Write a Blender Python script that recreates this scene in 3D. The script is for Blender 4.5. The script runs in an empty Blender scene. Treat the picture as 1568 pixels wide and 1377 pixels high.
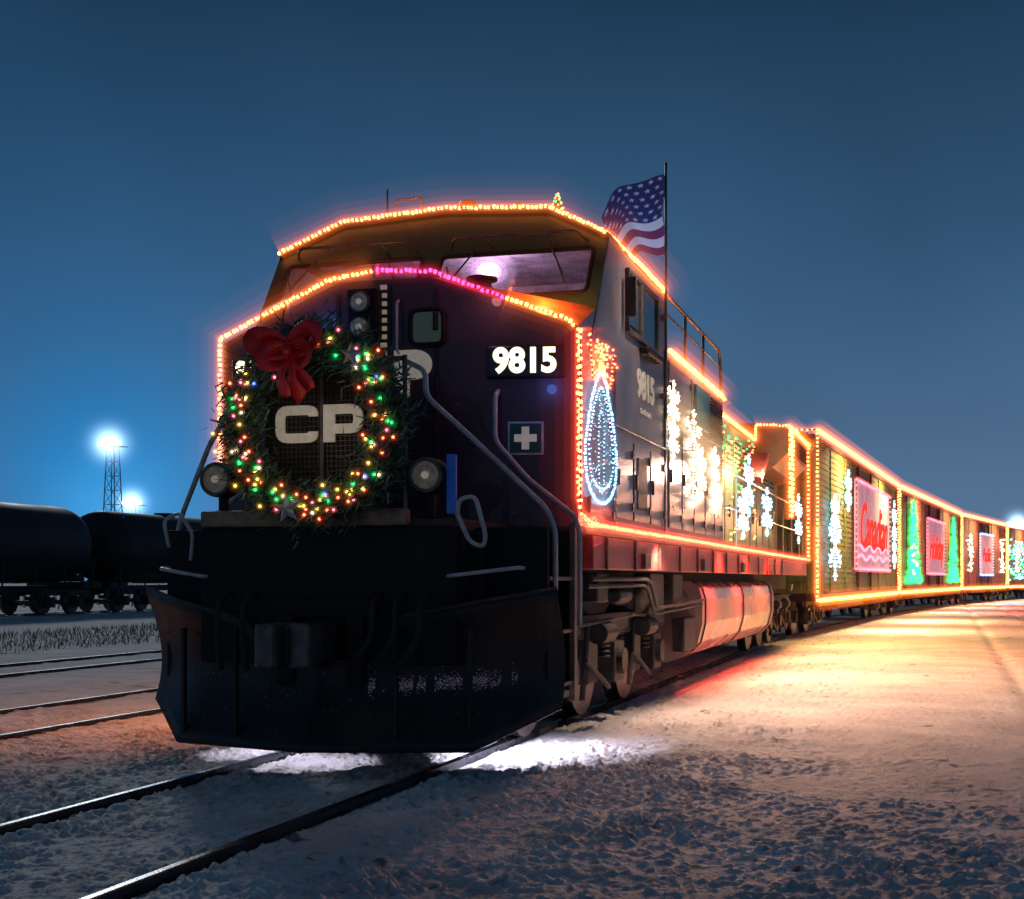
import bpy, math, random
import numpy as np
from mathutils import Vector, Matrix
random.seed(7); np.random.seed(7)
scene=bpy.context.scene
scene.view_settings.view_transform='Standard'
scene.view_settings.look='None'
scene.view_settings.exposure=0
COL=scene.collection

# ------------------------------------------------------------ materials
def mat(name,col,rough=.5,metal=0,var=0,vscale=6,bump=0,bscale=40,emis=None,es=0,coat=0,col2=None,spec=.5):
    m=bpy.data.materials.new(name); m.use_nodes=True
    nt=m.node_tree; b=nt.nodes['Principled BSDF']
    b.inputs['Base Color'].default_value=(*col,1)
    b.inputs['Roughness'].default_value=rough
    b.inputs['Metallic'].default_value=metal
    b.inputs['Coat Weight'].default_value=coat
    b.inputs['Specular IOR Level'].default_value=spec
    if var or bump:
        tc=nt.nodes.new('ShaderNodeTexCoord')
    if var:
        n=nt.nodes.new('ShaderNodeTexNoise'); n.inputs['Scale'].default_value=vscale; n.inputs['Detail'].default_value=6
        nt.links.new(tc.outputs['Object'],n.inputs['Vector'])
        r=nt.nodes.new('ShaderNodeValToRGB')
        r.color_ramp.elements[0].position=.32; r.color_ramp.elements[1].position=.68
        c2=col2 if col2 else tuple(c*(1-var) for c in col)
        r.color_ramp.elements[0].color=(*c2,1)
        r.color_ramp.elements[1].color=(*[min(1,c*(1+var*.4)) for c in col],1)
        nt.links.new(n.outputs['Fac'],r.inputs['Fac']); nt.links.new(r.outputs['Color'],b.inputs['Base Color'])
        mr=nt.nodes.new('ShaderNodeMapRange'); mr.inputs['To Min'].default_value=max(0,rough-.12); mr.inputs['To Max'].default_value=min(1,rough+.15)
        nt.links.new(n.outputs['Fac'],mr.inputs['Value']); nt.links.new(mr.outputs['Result'],b.inputs['Roughness'])
    if bump:
        n2=nt.nodes.new('ShaderNodeTexNoise'); n2.inputs['Scale'].default_value=bscale; n2.inputs['Detail'].default_value=5
        nt.links.new(tc.outputs['Object'],n2.inputs['Vector'])
        bp=nt.nodes.new('ShaderNodeBump'); bp.inputs['Strength'].default_value=bump; bp.inputs['Distance'].default_value=.02
        nt.links.new(n2.outputs['Fac'],bp.inputs['Height']); nt.links.new(bp.outputs['Normal'],b.inputs['Normal'])
    if emis:
        b.inputs['Emission Color'].default_value=(*emis,1); b.inputs['Emission Strength'].default_value=es
    return m
def emat(name,col,s):
    m=bpy.data.materials.new(name); m.use_nodes=True; nt=m.node_tree
    nt.nodes.remove(nt.nodes['Principled BSDF'])
    e=nt.nodes.new('ShaderNodeEmission'); e.inputs[0].default_value=(*col,1); e.inputs[1].default_value=s
    nt.links.new(e.outputs[0],nt.nodes['Material Output'].inputs['Surface']); return m
def gmat(name,col,s):
    "luminous haze: homogeneous emissive volume"
    m=bpy.data.materials.new(name); m.use_nodes=True; nt=m.node_tree
    nt.nodes.remove(nt.nodes['Principled BSDF'])
    e=nt.nodes.new('ShaderNodeEmission'); e.inputs[0].default_value=(*col,1); e.inputs[1].default_value=s
    nt.links.new(e.outputs[0],nt.nodes['Material Output'].inputs['Volume']); return m
def rmat(name,col,s,R,p):
    "haze around a lamp: emission falls off with the distance from the lamp"
    m=bpy.data.materials.new(name); m.use_nodes=True; nt=m.node_tree
    nt.nodes.remove(nt.nodes['Principled BSDF'])
    e=nt.nodes.new('ShaderNodeEmission'); e.inputs[0].default_value=(*col,1)
    tc=nt.nodes.new('ShaderNodeTexCoord'); l=nt.nodes.new('ShaderNodeVectorMath'); l.operation='LENGTH'; nt.links.new(tc.outputs['Object'],l.inputs[0])
    a=nt.nodes.new('ShaderNodeMapRange'); a.inputs['From Max'].default_value=R; a.inputs['To Min'].default_value=1; a.inputs['To Max'].default_value=0; nt.links.new(l.outputs['Value'],a.inputs['Value'])
    q=nt.nodes.new('ShaderNodeMath'); q.operation='POWER'; q.inputs[1].default_value=p; nt.links.new(a.outputs[0],q.inputs[0])
    k=nt.nodes.new('ShaderNodeMath'); k.operation='MULTIPLY'; k.inputs[1].default_value=s; nt.links.new(q.outputs[0],k.inputs[0]); nt.links.new(k.outputs[0],e.inputs[1])
    nt.links.new(e.outputs[0],nt.nodes['Material Output'].inputs['Volume']); return m

M={}
M['maroon']=mat('maroon_paint',(.062,.015,.030),.40,.0,.5,3,.08,60,coat=.25)
M['maroon_d']=mat('maroon_dark',(.035,.010,.018),.5,.0,.4,4,.1,60)
M['grey']=mat('grey_paint',(.30,.27,.28),.34,.30,.4,2.2,.06,30)
M['grey2']=mat('grey_door',(.27,.245,.25),.30,.34,.45,3.2,.06,30)
M['olive']=mat('cab_front_paint',(.025,.062,.028),.5,0,.4,3,.05,50)
M['orange']=mat('nose_top_paint',(.60,.13,.03),.5,0,.4,4,.1,50)  # orange string light put into the base colour of the nose top
M['roofp']=mat('roof_paint',(.06,.06,.07),.55,0,.4,4,.1,50)
M['black']=mat('black_steel',(.013,.011,.010),.6,.1,.6,5,.25,40,spec=.3)
M['plough']=mat('plough_steel',(.026,.020,.018),.40,.25,.6,3,.35,22,col2=(.010,.009,.011),spec=.45)
M['under']=mat('underframe_grime',(.06,.05,.046),.55,.3,.6,9,.3,40)
M['iron']=mat('worn_iron',(.14,.12,.11),.42,.6,.5,9,.2,40)
M['rail']=mat('rail_steel',(.06,.07,.09),.24,.85,.4,5,.1,60)
M['white']=mat('white_paint',(.62,.60,.58),.5,0,.25,12)
M['railing']=mat('handrail_paint',(.50,.50,.52),.4,.1,.3,10)
M['letter']=mat('reflective_letter',(.70,.66,.56),.5,0,.3,14,emis=(1,.86,.62),es=.14)  # faint own glow put in to lift the letters
M['number']=emat('lit_number',(1,.86,.56),2.2)
M['boardbk']=mat('number_board_black',(.01,.01,.012),.3)
M['tank']=mat('tank_paint',(.62,.46,.42),.20,.35,.25,2,.05,12)
M['sill']=mat('sill_red',(.55,.09,.08),.4,.1,.4,5,.1,40)
M['rubber']=mat('rubber',(.01,.01,.01),.7)
M['blue']=mat('blue_paint',(.02,.13,.55),.4,emis=(.02,.13,.6),es=.05)
M['green']=mat('sign_green',(.02,.08,.06),.5)
M['bow']=mat('bow_ribbon',(.34,.006,.010),.42,0,.4,12,emis=(.6,.005,.01),es=.03)
M['silver']=mat('silver_star',(.6,.58,.52),.3,.6,.2,20)
M['needle']=mat('fir_needles',(.11,.21,.13),.7,0,.5,18)
M['needle2']=mat('fir_needles_dark',(.05,.11,.08),.7,0,.5,18)
M['mesh']=mat('mesh_panel',(.045,.032,.02),.45,.3,.5,30,.9,160)
M['lens']=mat('headlamp_reflector',(.50,.42,.32),.22,.35,.7,22,.9,60,emis=(1,.85,.6),es=.02)
M['interior']=mat('cab_interior',(.40,.32,.42),.7,0,.6,5)
M['lamp_in']=emat('cab_dome_lamp',(1,.88,1),22)
M['hoodG']=mat('hood_paint',(.30,.24,.16),.45,.1,.6,1.2,.1,30,col2=(.08,.24,.09))
M['rad']=mat('radiator_paint',(.26,.10,.06),.45,.1,.5,2,.1,30)

def glass():
    m=bpy.data.materials.new('windshield_glass'); m.use_nodes=True; nt=m.node_tree
    nt.nodes.remove(nt.nodes['Principled BSDF'])
    t=nt.nodes.new('ShaderNodeBsdfTransparent'); g=nt.nodes.new('ShaderNodeBsdfGlossy'); g.inputs['Roughness'].default_value=.05
    d=nt.nodes.new('ShaderNodeBsdfTranslucent'); d.inputs[0].default_value=(.6,.5,.6,1)
    tc=nt.nodes.new('ShaderNodeTexCoord'); mp=nt.nodes.new('ShaderNodeMapping'); mp.inputs['Scale'].default_value=(60,60,18)
    n=nt.nodes.new('ShaderNodeTexNoise'); n.inputs['Scale'].default_value=1; n.inputs['Detail'].default_value=4
    nt.links.new(tc.outputs['Object'],mp.inputs[0]); nt.links.new(mp.outputs[0],n.inputs['Vector'])
    r=nt.nodes.new('ShaderNodeMapRange'); r.inputs['From Min'].default_value=.48; r.inputs['From Max'].default_value=.75; r.inputs['To Max'].default_value=.45
    nt.links.new(n.outputs['Fac'],r.inputs['Value'])
    m1=nt.nodes.new('ShaderNodeMixShader'); m2=nt.nodes.new('ShaderNodeMixShader'); m2.inputs[0].default_value=.1
    nt.links.new(r.outputs[0],m1.inputs[0]); nt.links.new(t.outputs[0],m1.inputs[1]); nt.links.new(d.outputs[0],m1.inputs[2])
    nt.links.new(m1.outputs[0],m2.inputs[1]); nt.links.new(g.outputs[0],m2.inputs[2])
    nt.links.new(m2.outputs[0],nt.nodes['Material Output'].inputs['Surface']); return m
M['glass']=glass()
M['dglass']=mat('dark_glass',(.02,.035,.04),.08,0,spec=.9)

BUL={}
for k,c,s in [('orange',(1,.30,.08),8),('red',(1,.15,.06),7),('magenta',(1,.05,.25),5),('white',(1,.82,.55),4.5),('ice',(.38,.75,1),3.4),
              ('green',(.03,1,.22),3.4),('blue',(.08,.2,1),4),('yellow',(1,.6,.1),5),('pink',(1,.22,.30),3)]:
    BUL[k]=emat('bulb_'+k,c,s)
GLOW={}
for k,c in [('orange',(1,.17,.025)),('red',(1,.07,.03)),('magenta',(1,.02,.10)),('white',(1,.55,.2)),('ice',(.1,.45,1)),('green',(.02,1,.15)),
            ('blue',(.04,.12,1)),('yellow',(1,.45,.05)),('pink',(1,.08,.12)),('lamp',(.35,.65,1)),('dome',(.95,.55,1))]:
    GLOW[k]=c
_g={}
def gl(k,s):
    if (k,s) not in _g: _g[(k,s)]=gmat('haze_%s_%g'%(k,s),GLOW[k],s)  # glowing volume added as bloom, one material per colour and strength
    return _g[(k,s)]

# ------------------------------------------------------------ mesh helpers
def empty(name,loc=(0,0,0),rz=0):
    e=bpy.data.objects.new(name,None); COL.objects.link(e); e.location=loc; e.rotation_euler=(0,0,rz); e.empty_display_size=.3; return e
def mo(name,v,f,m,parent=None,smooth=False,bevel=0,solid=0):
    me=bpy.data.meshes.new(name); me.from_pydata([tuple(a) for a in v],[],f); me.update()
    me.materials.append(m)
    if smooth:
        me.polygons.foreach_set('use_smooth',[True]*len(me.polygons))
    o=bpy.data.objects.new(name,me); COL.objects.link(o)
    if parent: o.parent=parent
    if solid:
        s=o.modifiers.new('s','SOLIDIFY'); s.thickness=solid; s.offset=0
    if bevel:
        b=o.modifiers.new('b','BEVEL'); b.width=bevel; b.segments=2; b.limit_method='ANGLE'
    return o
BF=[(0,3,2,1),(4,5,6,7),(0,1,5,4),(1,2,6,5),(2,3,7,6),(3,0,4,7)]
class MB:
    def __init__(s): s.v=[]; s.f=[]
    def add(s,v,f):
        n=len(s.v); s.v+= [tuple(a) for a in v]; s.f+=[tuple(i+n for i in q) for q in f]
    def box(s,x0,x1,y0,y1,z0,z1):
        s.add([(x0,y0,z0),(x1,y0,z0),(x1,y1,z0),(x0,y1,z0),(x0,y0,z1),(x1,y0,z1),(x1,y1,z1),(x0,y1,z1)],BF)
    def cyl(s,c,axis,r,h,n=20,r2=None):
        r2=r if r2 is None else r2
        a=Vector(axis).normalized(); u=a.orthogonal().normalized(); w=a.cross(u); c=Vector(c)
        v=[]
        for k,(t,rr) in enumerate(((-.5,r),(.5,r2))):
            for i in range(n):
                an=2*math.pi*i/n; v.append(c+a*h*t+(u*math.cos(an)+w*math.sin(an))*rr)
        f=[(i,(i+1)%n,n+(i+1)%n,n+i) for i in range(n)]+[tuple(range(n-1,-1,-1)),tuple(range(n,2*n))]
        s.add(v,f)
    def tube(s,pts,r,seg=8,closed=False):
        P=[Vector(p) for p in pts]; n=len(P); v=[]; f=[]
        up=None
        for i in range(n):
            if closed: d=(P[(i+1)%n]-P[i-1])
            else: d=(P[min(i+1,n-1)]-P[max(i-1,0)])
            d.normalize()
            if up is None or abs(up.dot(d))>.99: up=d.orthogonal().normalized()
            u=(up-d*up.dot(d)).normalized(); up=u; w=d.cross(u)
            for k in range(seg):
                a=2*math.pi*k/seg; v.append(P[i]+(u*math.cos(a)+w*math.sin(a))*r)
        rng=n if closed else n-1
        for i in range(rng):
            j=(i+1)%n
            for k in range(seg):
                f.append((i*seg+k,i*seg+(k+1)%seg,j*seg+(k+1)%seg,j*seg+k))
        if not closed:
            f.append(tuple(range(seg-1,-1,-1))); f.append(tuple((n-1)*seg+k for k in range(seg)))
        s.add(v,f)
    def ico(s,c,r):
        n=len(s.v); c=Vector(c)
        s.v+=[tuple(c+Vector(p)*r) for p in ICO[0]]; s.f+=[tuple(i+n for i in q) for q in ICO[1]]
    def obj(s,name,m,parent=None,**k): return mo(name,s.v,s.f,m,parent,**k)
def _ico():
    t=(1+5**.5)/2
    v=[Vector(p).normalized() for p in [(-1,t,0),(1,t,0),(-1,-t,0),(1,-t,0),(0,-1,t),(0,1,t),(0,-1,-t),(0,1,-t),(t,0,-1),(t,0,1),(-t,0,-1),(-t,0,1)]]
    f=[(0,11,5),(0,5,1),(0,1,7),(0,7,10),(0,10,11),(1,5,9),(5,11,4),(11,10,2),(10,7,6),(7,1,8),(3,9,4),(3,4,2),(3,2,6),(3,6,8),(3,8,9),(4,9,5),(2,4,11),(6,2,10),(8,6,7),(9,8,1)]
    return v,f
ICO=_ico()
def uvsphere(name,c,r,m,parent,n=24,sz=1,loc=None):
    v=[];f=[]; rows=n//2
    for i in range(1,rows):
        th=math.pi*i/rows
        for k in range(n):
            a=2*math.pi*k/n; v.append((c[0]+r*math.sin(th)*math.cos(a),c[1]+r*math.sin(th)*math.sin(a),c[2]+sz*r*math.cos(th)))
    for i in range(rows-2):
        for k in range(n): f.append((i*n+k,(i+1)*n+k,(i+1)*n+(k+1)%n,i*n+(k+1)%n))
    t=len(v); v.append((c[0],c[1],c[2]+r*sz)); v.append((c[0],c[1],c[2]-r*sz))
    for k in range(n): f.append((t,k,(k+1)%n)); f.append((t+1,(rows-2)*n+(k+1)%n,(rows-2)*n+k))
    o=mo(name,v,f,m,parent,smooth=True)
    if loc: o.location=loc
    return o
def box(name,x0,x1,y0,y1,z0,z1,m,parent,bevel=.012):
    b=MB(); b.box(x0,x1,y0,y1,z0,z1); return b.obj(name,m,parent,bevel=bevel)
def tube(name,pts,r,m,parent,closed=False,seg=8,rnd=0):
    if rnd: pts=roundpath(pts,rnd)
    b=MB(); b.tube(pts,r,seg,closed); return b.obj(name,m,parent,smooth=True)
def roundpath(pts,r):
    P=[Vector(p) for p in pts]; out=[P[0]]
    for i in range(1,len(P)-1):
        a=(P[i-1]-P[i]); b=(P[i+1]-P[i]); ra=min(r,a.length*.45); rb=min(r,b.length*.45)
        A=P[i]+a.normalized()*ra; B=P[i]+b.normalized()*rb
        for k in range(5):
            t=k/4; out.append(A*(1-t)**2+P[i]*2*t*(1-t)+B*t*t)
    out.append(P[-1]); return out
def resample(pts,sp,closed=False):
    P=[Vector(p) for p in pts]
    if closed: P.append(P[0])
    out=[];carry=0
    for a,b in zip(P[:-1],P[1:]):
        L=(b-a).length
        if L==0: continue
        t=carry
        while t<L: out.append(a.lerp(b,t/L)); t+=sp
        carry=t-L
    return out
HZ=((.032,12),(.060,2.6),(.11,.5),(.18,.16),(.30,.04))  # layer radii and strengths of the bloom added around each string
def string(name,paths,color,parent,r=.019,sp=.041,hz=HZ,k=1.0,closed=False):
    b=MB()
    for p in paths:
        for q in resample(p,sp,closed):
            j=r*.3
            b.ico(q+Vector((random.uniform(-j,j),random.uniform(-j,j),random.uniform(-j,j))),r*random.uniform(.8,1.1))
    b.obj(name+'_bulbs',BUL[color],parent,smooth=True)
    w=MB()
    for p in paths: w.tube(p,r*.35,5,closed)
    w.obj(name+'_cord',M['rubber'],parent)
    for i,(gr,gs) in enumerate(hz or ()):
        g=MB()
        for p in paths: g.tube(p,gr*k,12,closed)
        g.obj(name+'_haze_%d'%(i+1),gl(color,round(gs/k,3)),parent)
def dots(name,pts,color,parent,r=.018,hz=None):
    b=MB()
    for q in pts: b.ico(q,r)
    b.obj(name,BUL[color],parent,smooth=True)
    if hz:
        b=MB()
        for q in pts: b.ico(q,hz[0])
        b.obj(name+'_haze',gl(color,hz[1]),parent)
def text(name,body,loc,rot,size,m,parent,extrude=.004,bold=0,sx=1,align='CENTER',shear=0,spc=1):
    c=bpy.data.curves.new(name,'FONT'); c.body=body; c.size=size; c.extrude=extrude; c.offset=bold; c.align_x=align; c.align_y='CENTER'; c.shear=shear; c.space_character=spc
    o=bpy.data.objects.new(name+'_c',c); COL.objects.link(o)
    bpy.context.view_layer.update()
    me=bpy.data.meshes.new_from_object(o.evaluated_get(bpy.context.evaluated_depsgraph_get()))
    bpy.data.objects.remove(o); me.materials.clear(); me.materials.append(m)
    n=bpy.data.objects.new(name,me); COL.objects.link(n); n.location=loc; n.rotation_euler=rot; n.scale=(sx,1,1); n.parent=parent
    return n
R_F=(math.pi/2,0,0); R_S=(math.pi/2,0,math.pi/2)
def lamp(kind,name,loc,power,col,parent=None,target=None,radius=.05,angle=120,blend=1):
    l=bpy.data.lights.new(name,kind); l.energy=power; l.color=col
    if kind in('POINT','SPOT'): l.shadow_soft_size=radius
    if kind=='SPOT': l.spot_size=math.radians(angle); l.spot_blend=blend
    o=bpy.data.objects.new(name,l); COL.objects.link(o); o.location=loc
    if target is not None:
        d=Vector(target)-Vector(loc); o.rotation_euler=d.to_track_quat('-Z','Y').to_euler()
    if parent: o.parent=parent
    return o

# ------------------------------------------------------------ camera
cam=bpy.data.cameras.new('camera'); co=bpy.data.objects.new('camera',cam); COL.objects.link(co); scene.camera=co
cam.sensor_width=36; cam.sensor_fit='HORIZONTAL'; cam.lens=36*2000/1568; cam.clip_end=3000; cam.clip_start=.05
cam.shift_x=-(930-784)/1568; cam.shift_y=(887-688.5)/1568
co.location=(4.26,-9.8,1.36); co.rotation_euler=(math.pi/2,0,math.radians(14.04))

# ------------------------------------------------------------ world / sky
w=bpy.data.worlds.new('sky'); scene.world=w; w.use_nodes=True; nt=w.node_tree; bg=nt.nodes['Background']
tc=nt.nodes.new('ShaderNodeTexCoord'); sep=nt.nodes.new('ShaderNodeSeparateXYZ'); nt.links.new(tc.outputs['Generated'],sep.inputs[0])
rp=nt.nodes.new('ShaderNodeValToRGB'); nt.links.new(sep.outputs['Z'],rp.inputs['Fac'])
els=rp.color_ramp.elements
stops=[(0,(.105,.180,.290)),(.08,(.080,.155,.270)),(.2,(.045,.116,.228)),(.31,(.024,.072,.148)),(.42,(.010,.036,.078)),(1,(.016,.030,.05))]
els[0].position=0; els[0].color=(*stops[0][1],1); els[1].position=1; els[1].color=(*stops[-1][1],1)
for p,c in stops[1:-1]:
    e=els.new(p); e.color=(*c,1)
def glowdir(d,power,col):
    vm=nt.nodes.new('ShaderNodeVectorMath'); vm.operation='DOT_PRODUCT'; vm.inputs[1].default_value=Vector(d).normalized()
    nt.links.new(tc.outputs['Generated'],vm.inputs[0])
    mx=nt.nodes.new('ShaderNodeMath'); mx.operation='MAXIMUM'; mx.inputs[1].default_value=0; nt.links.new(vm.outputs['Value'],mx.inputs[0])
    pw=nt.nodes.new('ShaderNodeMath'); pw.operation='POWER'; pw.inputs[1].default_value=power; nt.links.new(mx.outputs[0],pw.inputs[0])
    mc=nt.nodes.new('ShaderNodeVectorMath'); mc.operation='SCALE'; mc.inputs[0].default_value=col; nt.links.new(pw.outputs[0],mc.inputs['Scale'])
    return mc.outputs[0]
def addv(a,b):
    n=nt.nodes.new('ShaderNodeVectorMath'); n.operation='ADD'; nt.links.new(a,n.inputs[0]); nt.links.new(b,n.inputs[1]); return n.outputs[0]
nz=nt.nodes.new('ShaderNodeTexNoise'); nz.inputs['Scale'].default_value=2.6; nz.inputs['Detail'].default_value=3; nt.links.new(tc.outputs['Generated'],nz.inputs['Vector'])
mr=nt.nodes.new('ShaderNodeMapRange'); mr.inputs['From Min'].default_value=.3; mr.inputs['From Max'].default_value=.7; mr.inputs['To Min'].default_value=.84; mr.inputs['To Max'].default_value=1.16
nt.links.new(nz.outputs['Fac'],mr.inputs['Value'])
sc=nt.nodes.new('ShaderNodeVectorMath'); sc.operation='SCALE'; nt.links.new(rp.outputs['Color'],sc.inputs[0]); nt.links.new(mr.outputs[0],sc.inputs['Scale'])
c=addv(sc.outputs[0],glowdir((-.611,.878,.06),240,(-.045,.08,.28)))
c=addv(c,glowdir((-.611,.878,.05),1300,(.03,.11,.18)))
c=addv(c,glowdir((-.66,.84,.06),40,(-.020,-.008,.02)))
nt.links.new(c,bg.inputs['Color']); bg.inputs['Strength'].default_value=1.0
sun=bpy.data.lights.new('yard_moonlight','SUN'); sun.energy=.42; sun.angle=math.radians(6); sun.color=(.93,.97,.97)
so=bpy.data.objects.new('yard_moonlight',sun); COL.objects.link(so); so.rotation_euler=(-Vector((-.55,.75,.36))).to_track_quat('-Z','Y').to_euler(); so.location=(0,0,30)

# ------------------------------------------------------------ track centre lines
def catmull(P,n=10):
    P=[Vector(p) for p in P]; out=[]
    Q=[P[0]*2-P[1]]+P+[P[-1]*2-P[-2]]
    for i in range(1,len(Q)-2):
        for k in range(n):
            t=k/n; a,b,c_,d=Q[i-1],Q[i],Q[i+1],Q[i+2]
            out.append(.5*((2*b)+(c_-a)*t+(2*a-5*b+4*c_-d)*t*t+(3*b-a-3*c_+d)*t**3))
    out.append(P[-1]); return out
main_cl=catmull([(0,-40),(0,-20),(0,0),(0,12),(0,21),(1.4,40.4),(4.15,63),(7.35,78.8),(12,97),(18,115),(27,137),(40,162)],10)
GZ=-.045
def track(cl,ties=True):
    E=empty('railway_track')
    prof=[(-.030,0),(-.030,-.035),(-.01,-.045),(-.01,-.125),(-.07,-.145),(-.07,-.16),(.07,-.16),(.07,-.145),(.01,-.125),(.01,-.045),(.030,-.035),(.030,0),(.020,.006),(-.020,.006)]
    for s,nm in((-1,'rail_left'),(1,'rail_right')):
        c_=cl; v=[];f=[];n=len(prof)
        for i,p in enumerate(c_):
            d=(c_[min(i+1,len(c_)-1)]-c_[max(i-1,0)]).normalized()
            for a,b in prof:
                o=s*.7525+a; v.append((p[0]+d[1]*o,p[1]-d[0]*o,b-.006))
        for i in range(len(c_)-1):
            for k in range(n): f.append((i*n+k,i*n+(k+1)%n,(i+1)*n+(k+1)%n,(i+1)*n+k))
        mo(nm,v,f,M['rail'],E)
    if ties:
        b=MB(); pts=resample([(p[0],p[1],0) for p in cl],.56)
        for i in range(len(pts)-1):
            d=(pts[i+1]-pts[i]).normalized(); n_=Vector((d[1],-d[0],0)); p=pts[i]
            if p[1]>60: break
            z1=-.078+random.uniform(-.012,.006); z0=-.28; L=1.28;W=.11
            q=[p-n_*L-d*W,p+n_*L-d*W,p+n_*L+d*W,p-n_*L+d*W]
            b.add([(a[0],a[1],z0) for a in q]+[(a[0],a[1],z1) for a in q],BF)
        b.obj('ties',mat('tie_timber',(.05,.04,.035),.8,0,.5,9,.4,40),E)
    return E
track(main_cl)
track([Vector((-4.4,y)) for y in range(-40,260,5)])
track([Vector((-9.4,y)) for y in range(-40,260,5)])
track([Vector((-30+0.0*y,y)) for y in range(-30,260,5)],ties=False)

# ------------------------------------------------------------ ground
T=np.random.rand(256,256)
def vn0(x,y):
    xi=np.floor(x).astype(int); yi=np.floor(y).astype(int); fx=x-xi; fy=y-yi
    fx=fx*fx*(3-2*fx); fy=fy*fy*(3-2*fy); a=T[xi%256,yi%256]; b=T[(xi+1)%256,yi%256]; c_=T[xi%256,(yi+1)%256]; d=T[(xi+1)%256,(yi+1)%256]
    return (a*(1-fx)+b*fx)*(1-fy)+(c_*(1-fx)+d*fx)*fy
def vn(x,y):
    c_,s_=.788,.616
    u=c_*x-s_*y; v_=s_*x+c_*y; wx=vn0(x*.7+11,y*.7+5); wy=vn0(x*.7+31,y*.7+77)
    return .5*vn0(u+wx*1.3,v_+wy*1.3)+.5*vn0(x*1.31+17.3+wy,y*1.31+4.1-wx)
def axis(lo,d0,d1,hi,step,gr):
    mid=list(np.arange(d0,d1,step)); a=[];x=d0;s=step
    while x>lo: s*=gr; x-=s; a.append(x)
    b=[];x=mid[-1];s=step
    while x<hi: s*=gr; x+=s; b.append(x)
    return np.array(a[::-1]+mid+b)
X=axis(-900,-2.4,5.4,900,.0155,1.033); Y=axis(-60,-5.0,.6,1500,.0155,1.020)
gx,gy=np.meshgrid(X,Y,indexing='ij')
dens=np.clip(1-(np.hypot(gx-3,gy+3)-7)/30,0,1)
cd=np.abs(gx)
road=np.clip((gx-2.2)/1.6,0,1)*np.clip((gy+2.8+1.6*vn(gx*1.3,gy*1.3))/2.4,0,1)
rough=(1-.80*road)*np.where(gx<-1.6,.8,1)
lump=np.maximum(0,vn(gx*17,gy*17)*.55+vn(gx*34+7,gy*34)*.45-.48)/.5
mid_=vn(gx*5+3,gy*5)*.6+vn(gx*2.2,gy*2.2+9)*.4
fine=vn(gx*48,gy*48)
pat=np.clip(.6+1.3*(vn(gx*1.7+9,gy*1.7)-.45),.35,1.1)
h=GZ+dens*rough*(lump*.10*pat+mid_*.030+fine*.012-.026)+dens*road*(.010*vn(gx*9,gy*9)+.03*(vn(gx*1.1,gy*.7)-.5))
near=np.exp(-((cd-.7525)/.085)**4)*(gy<24)
h=h*(1-near)+(-.075)*near
h=np.where((cd<.9)&(gy<24),np.minimum(h,-.012),h)
for tx in(5.4,7.0):
    h-=.035*np.exp(-((gx-(tx+.010*(gy-10)))/.14)**2)*(gy>-1)*(gy<70)
h=np.where(np.abs(gy)>80,GZ,h)
grit=np.clip((vn(gx*18+5,gy*18+2)*.6+vn(gx*40,gy*40)*.4-.615)*9,0,1)*(.10+.65*rough*pat)
grit=np.maximum(grit,np.clip((vn(gx*6.1+50,gy*6.1)-.85)*30,0,1)*.8)
v=np.stack([gx,gy,h],-1).reshape(-1,3); nx,ny=gx.shape
idx=np.arange(nx*ny).reshape(nx,ny)
f=np.stack([idx[:-1,:-1],idx[1:,:-1],idx[1:,1:],idx[:-1,1:]],-1).reshape(-1,4)
me=bpy.data.meshes.new('snowy_ground'); me.vertices.add(len(v)); me.vertices.foreach_set('co',v.ravel().astype(np.float32))
me.loops.add(f.size); me.loops.foreach_set('vertex_index',f.ravel().astype(np.int32)); me.polygons.add(len(f)); me.polygons.foreach_set('loop_start',np.arange(0,f.size,4,dtype=np.int32))
me.polygons.foreach_set('use_smooth',np.ones(len(f),bool)); me.update(calc_edges=True)
at=me.attributes.new('grit','FLOAT','POINT'); at.data.foreach_set('value',grit.ravel().astype(np.float32))
G=bpy.data.objects.new('snowy_ground',me); COL.objects.link(G)
gm=bpy.data.materials.new('snow_and_ballast'); gm.use_nodes=True; t=gm.node_tree; b=t.nodes['Principled BSDF']
b.inputs['Roughness'].default_value=.75; b.inputs['Specular IOR Level'].default_value=.2
ge=t.nodes.new('ShaderNodeNewGeometry'); n1=t.nodes.new('ShaderNodeTexNoise'); n1.inputs['Scale'].default_value=1.1; n1.inputs['Detail'].default_value=8
t.links.new(ge.outputs['Position'],n1.inputs['Vector'])
r1=t.nodes.new('ShaderNodeValToRGB'); r1.color_ramp.elements[0].position=.3; r1.color_ramp.elements[1].position=.7
r1.color_ramp.elements[0].color=(.54,.53,.52,1); r1.color_ramp.elements[1].color=(.80,.79,.78,1)
t.links.new(n1.outputs['Fac'],r1.inputs['Fac'])
aa=t.nodes.new('ShaderNodeAttribute'); aa.attribute_name='grit'
n3=t.nodes.new('ShaderNodeTexNoise'); n3.inputs['Scale'].default_value=9; n3.inputs['Detail'].default_value=6; t.links.new(ge.outputs['Position'],n3.inputs['Vector'])
r3=t.nodes.new('ShaderNodeMapRange'); r3.inputs['From Min'].default_value=.60; r3.inputs['From Max'].default_value=.70; t.links.new(n3.outputs['Fac'],r3.inputs['Value'])
mxm=t.nodes.new('ShaderNodeMath'); mxm.operation='MAXIMUM'; mm=t.nodes.new('ShaderNodeMath'); mm.operation='MULTIPLY'; mm.inputs[1].default_value=.3
t.links.new(r3.outputs[0],mm.inputs[0]); t.links.new(mm.outputs[0],mxm.inputs[0]); t.links.new(aa.outputs['Fac'],mxm.inputs[1])
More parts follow.
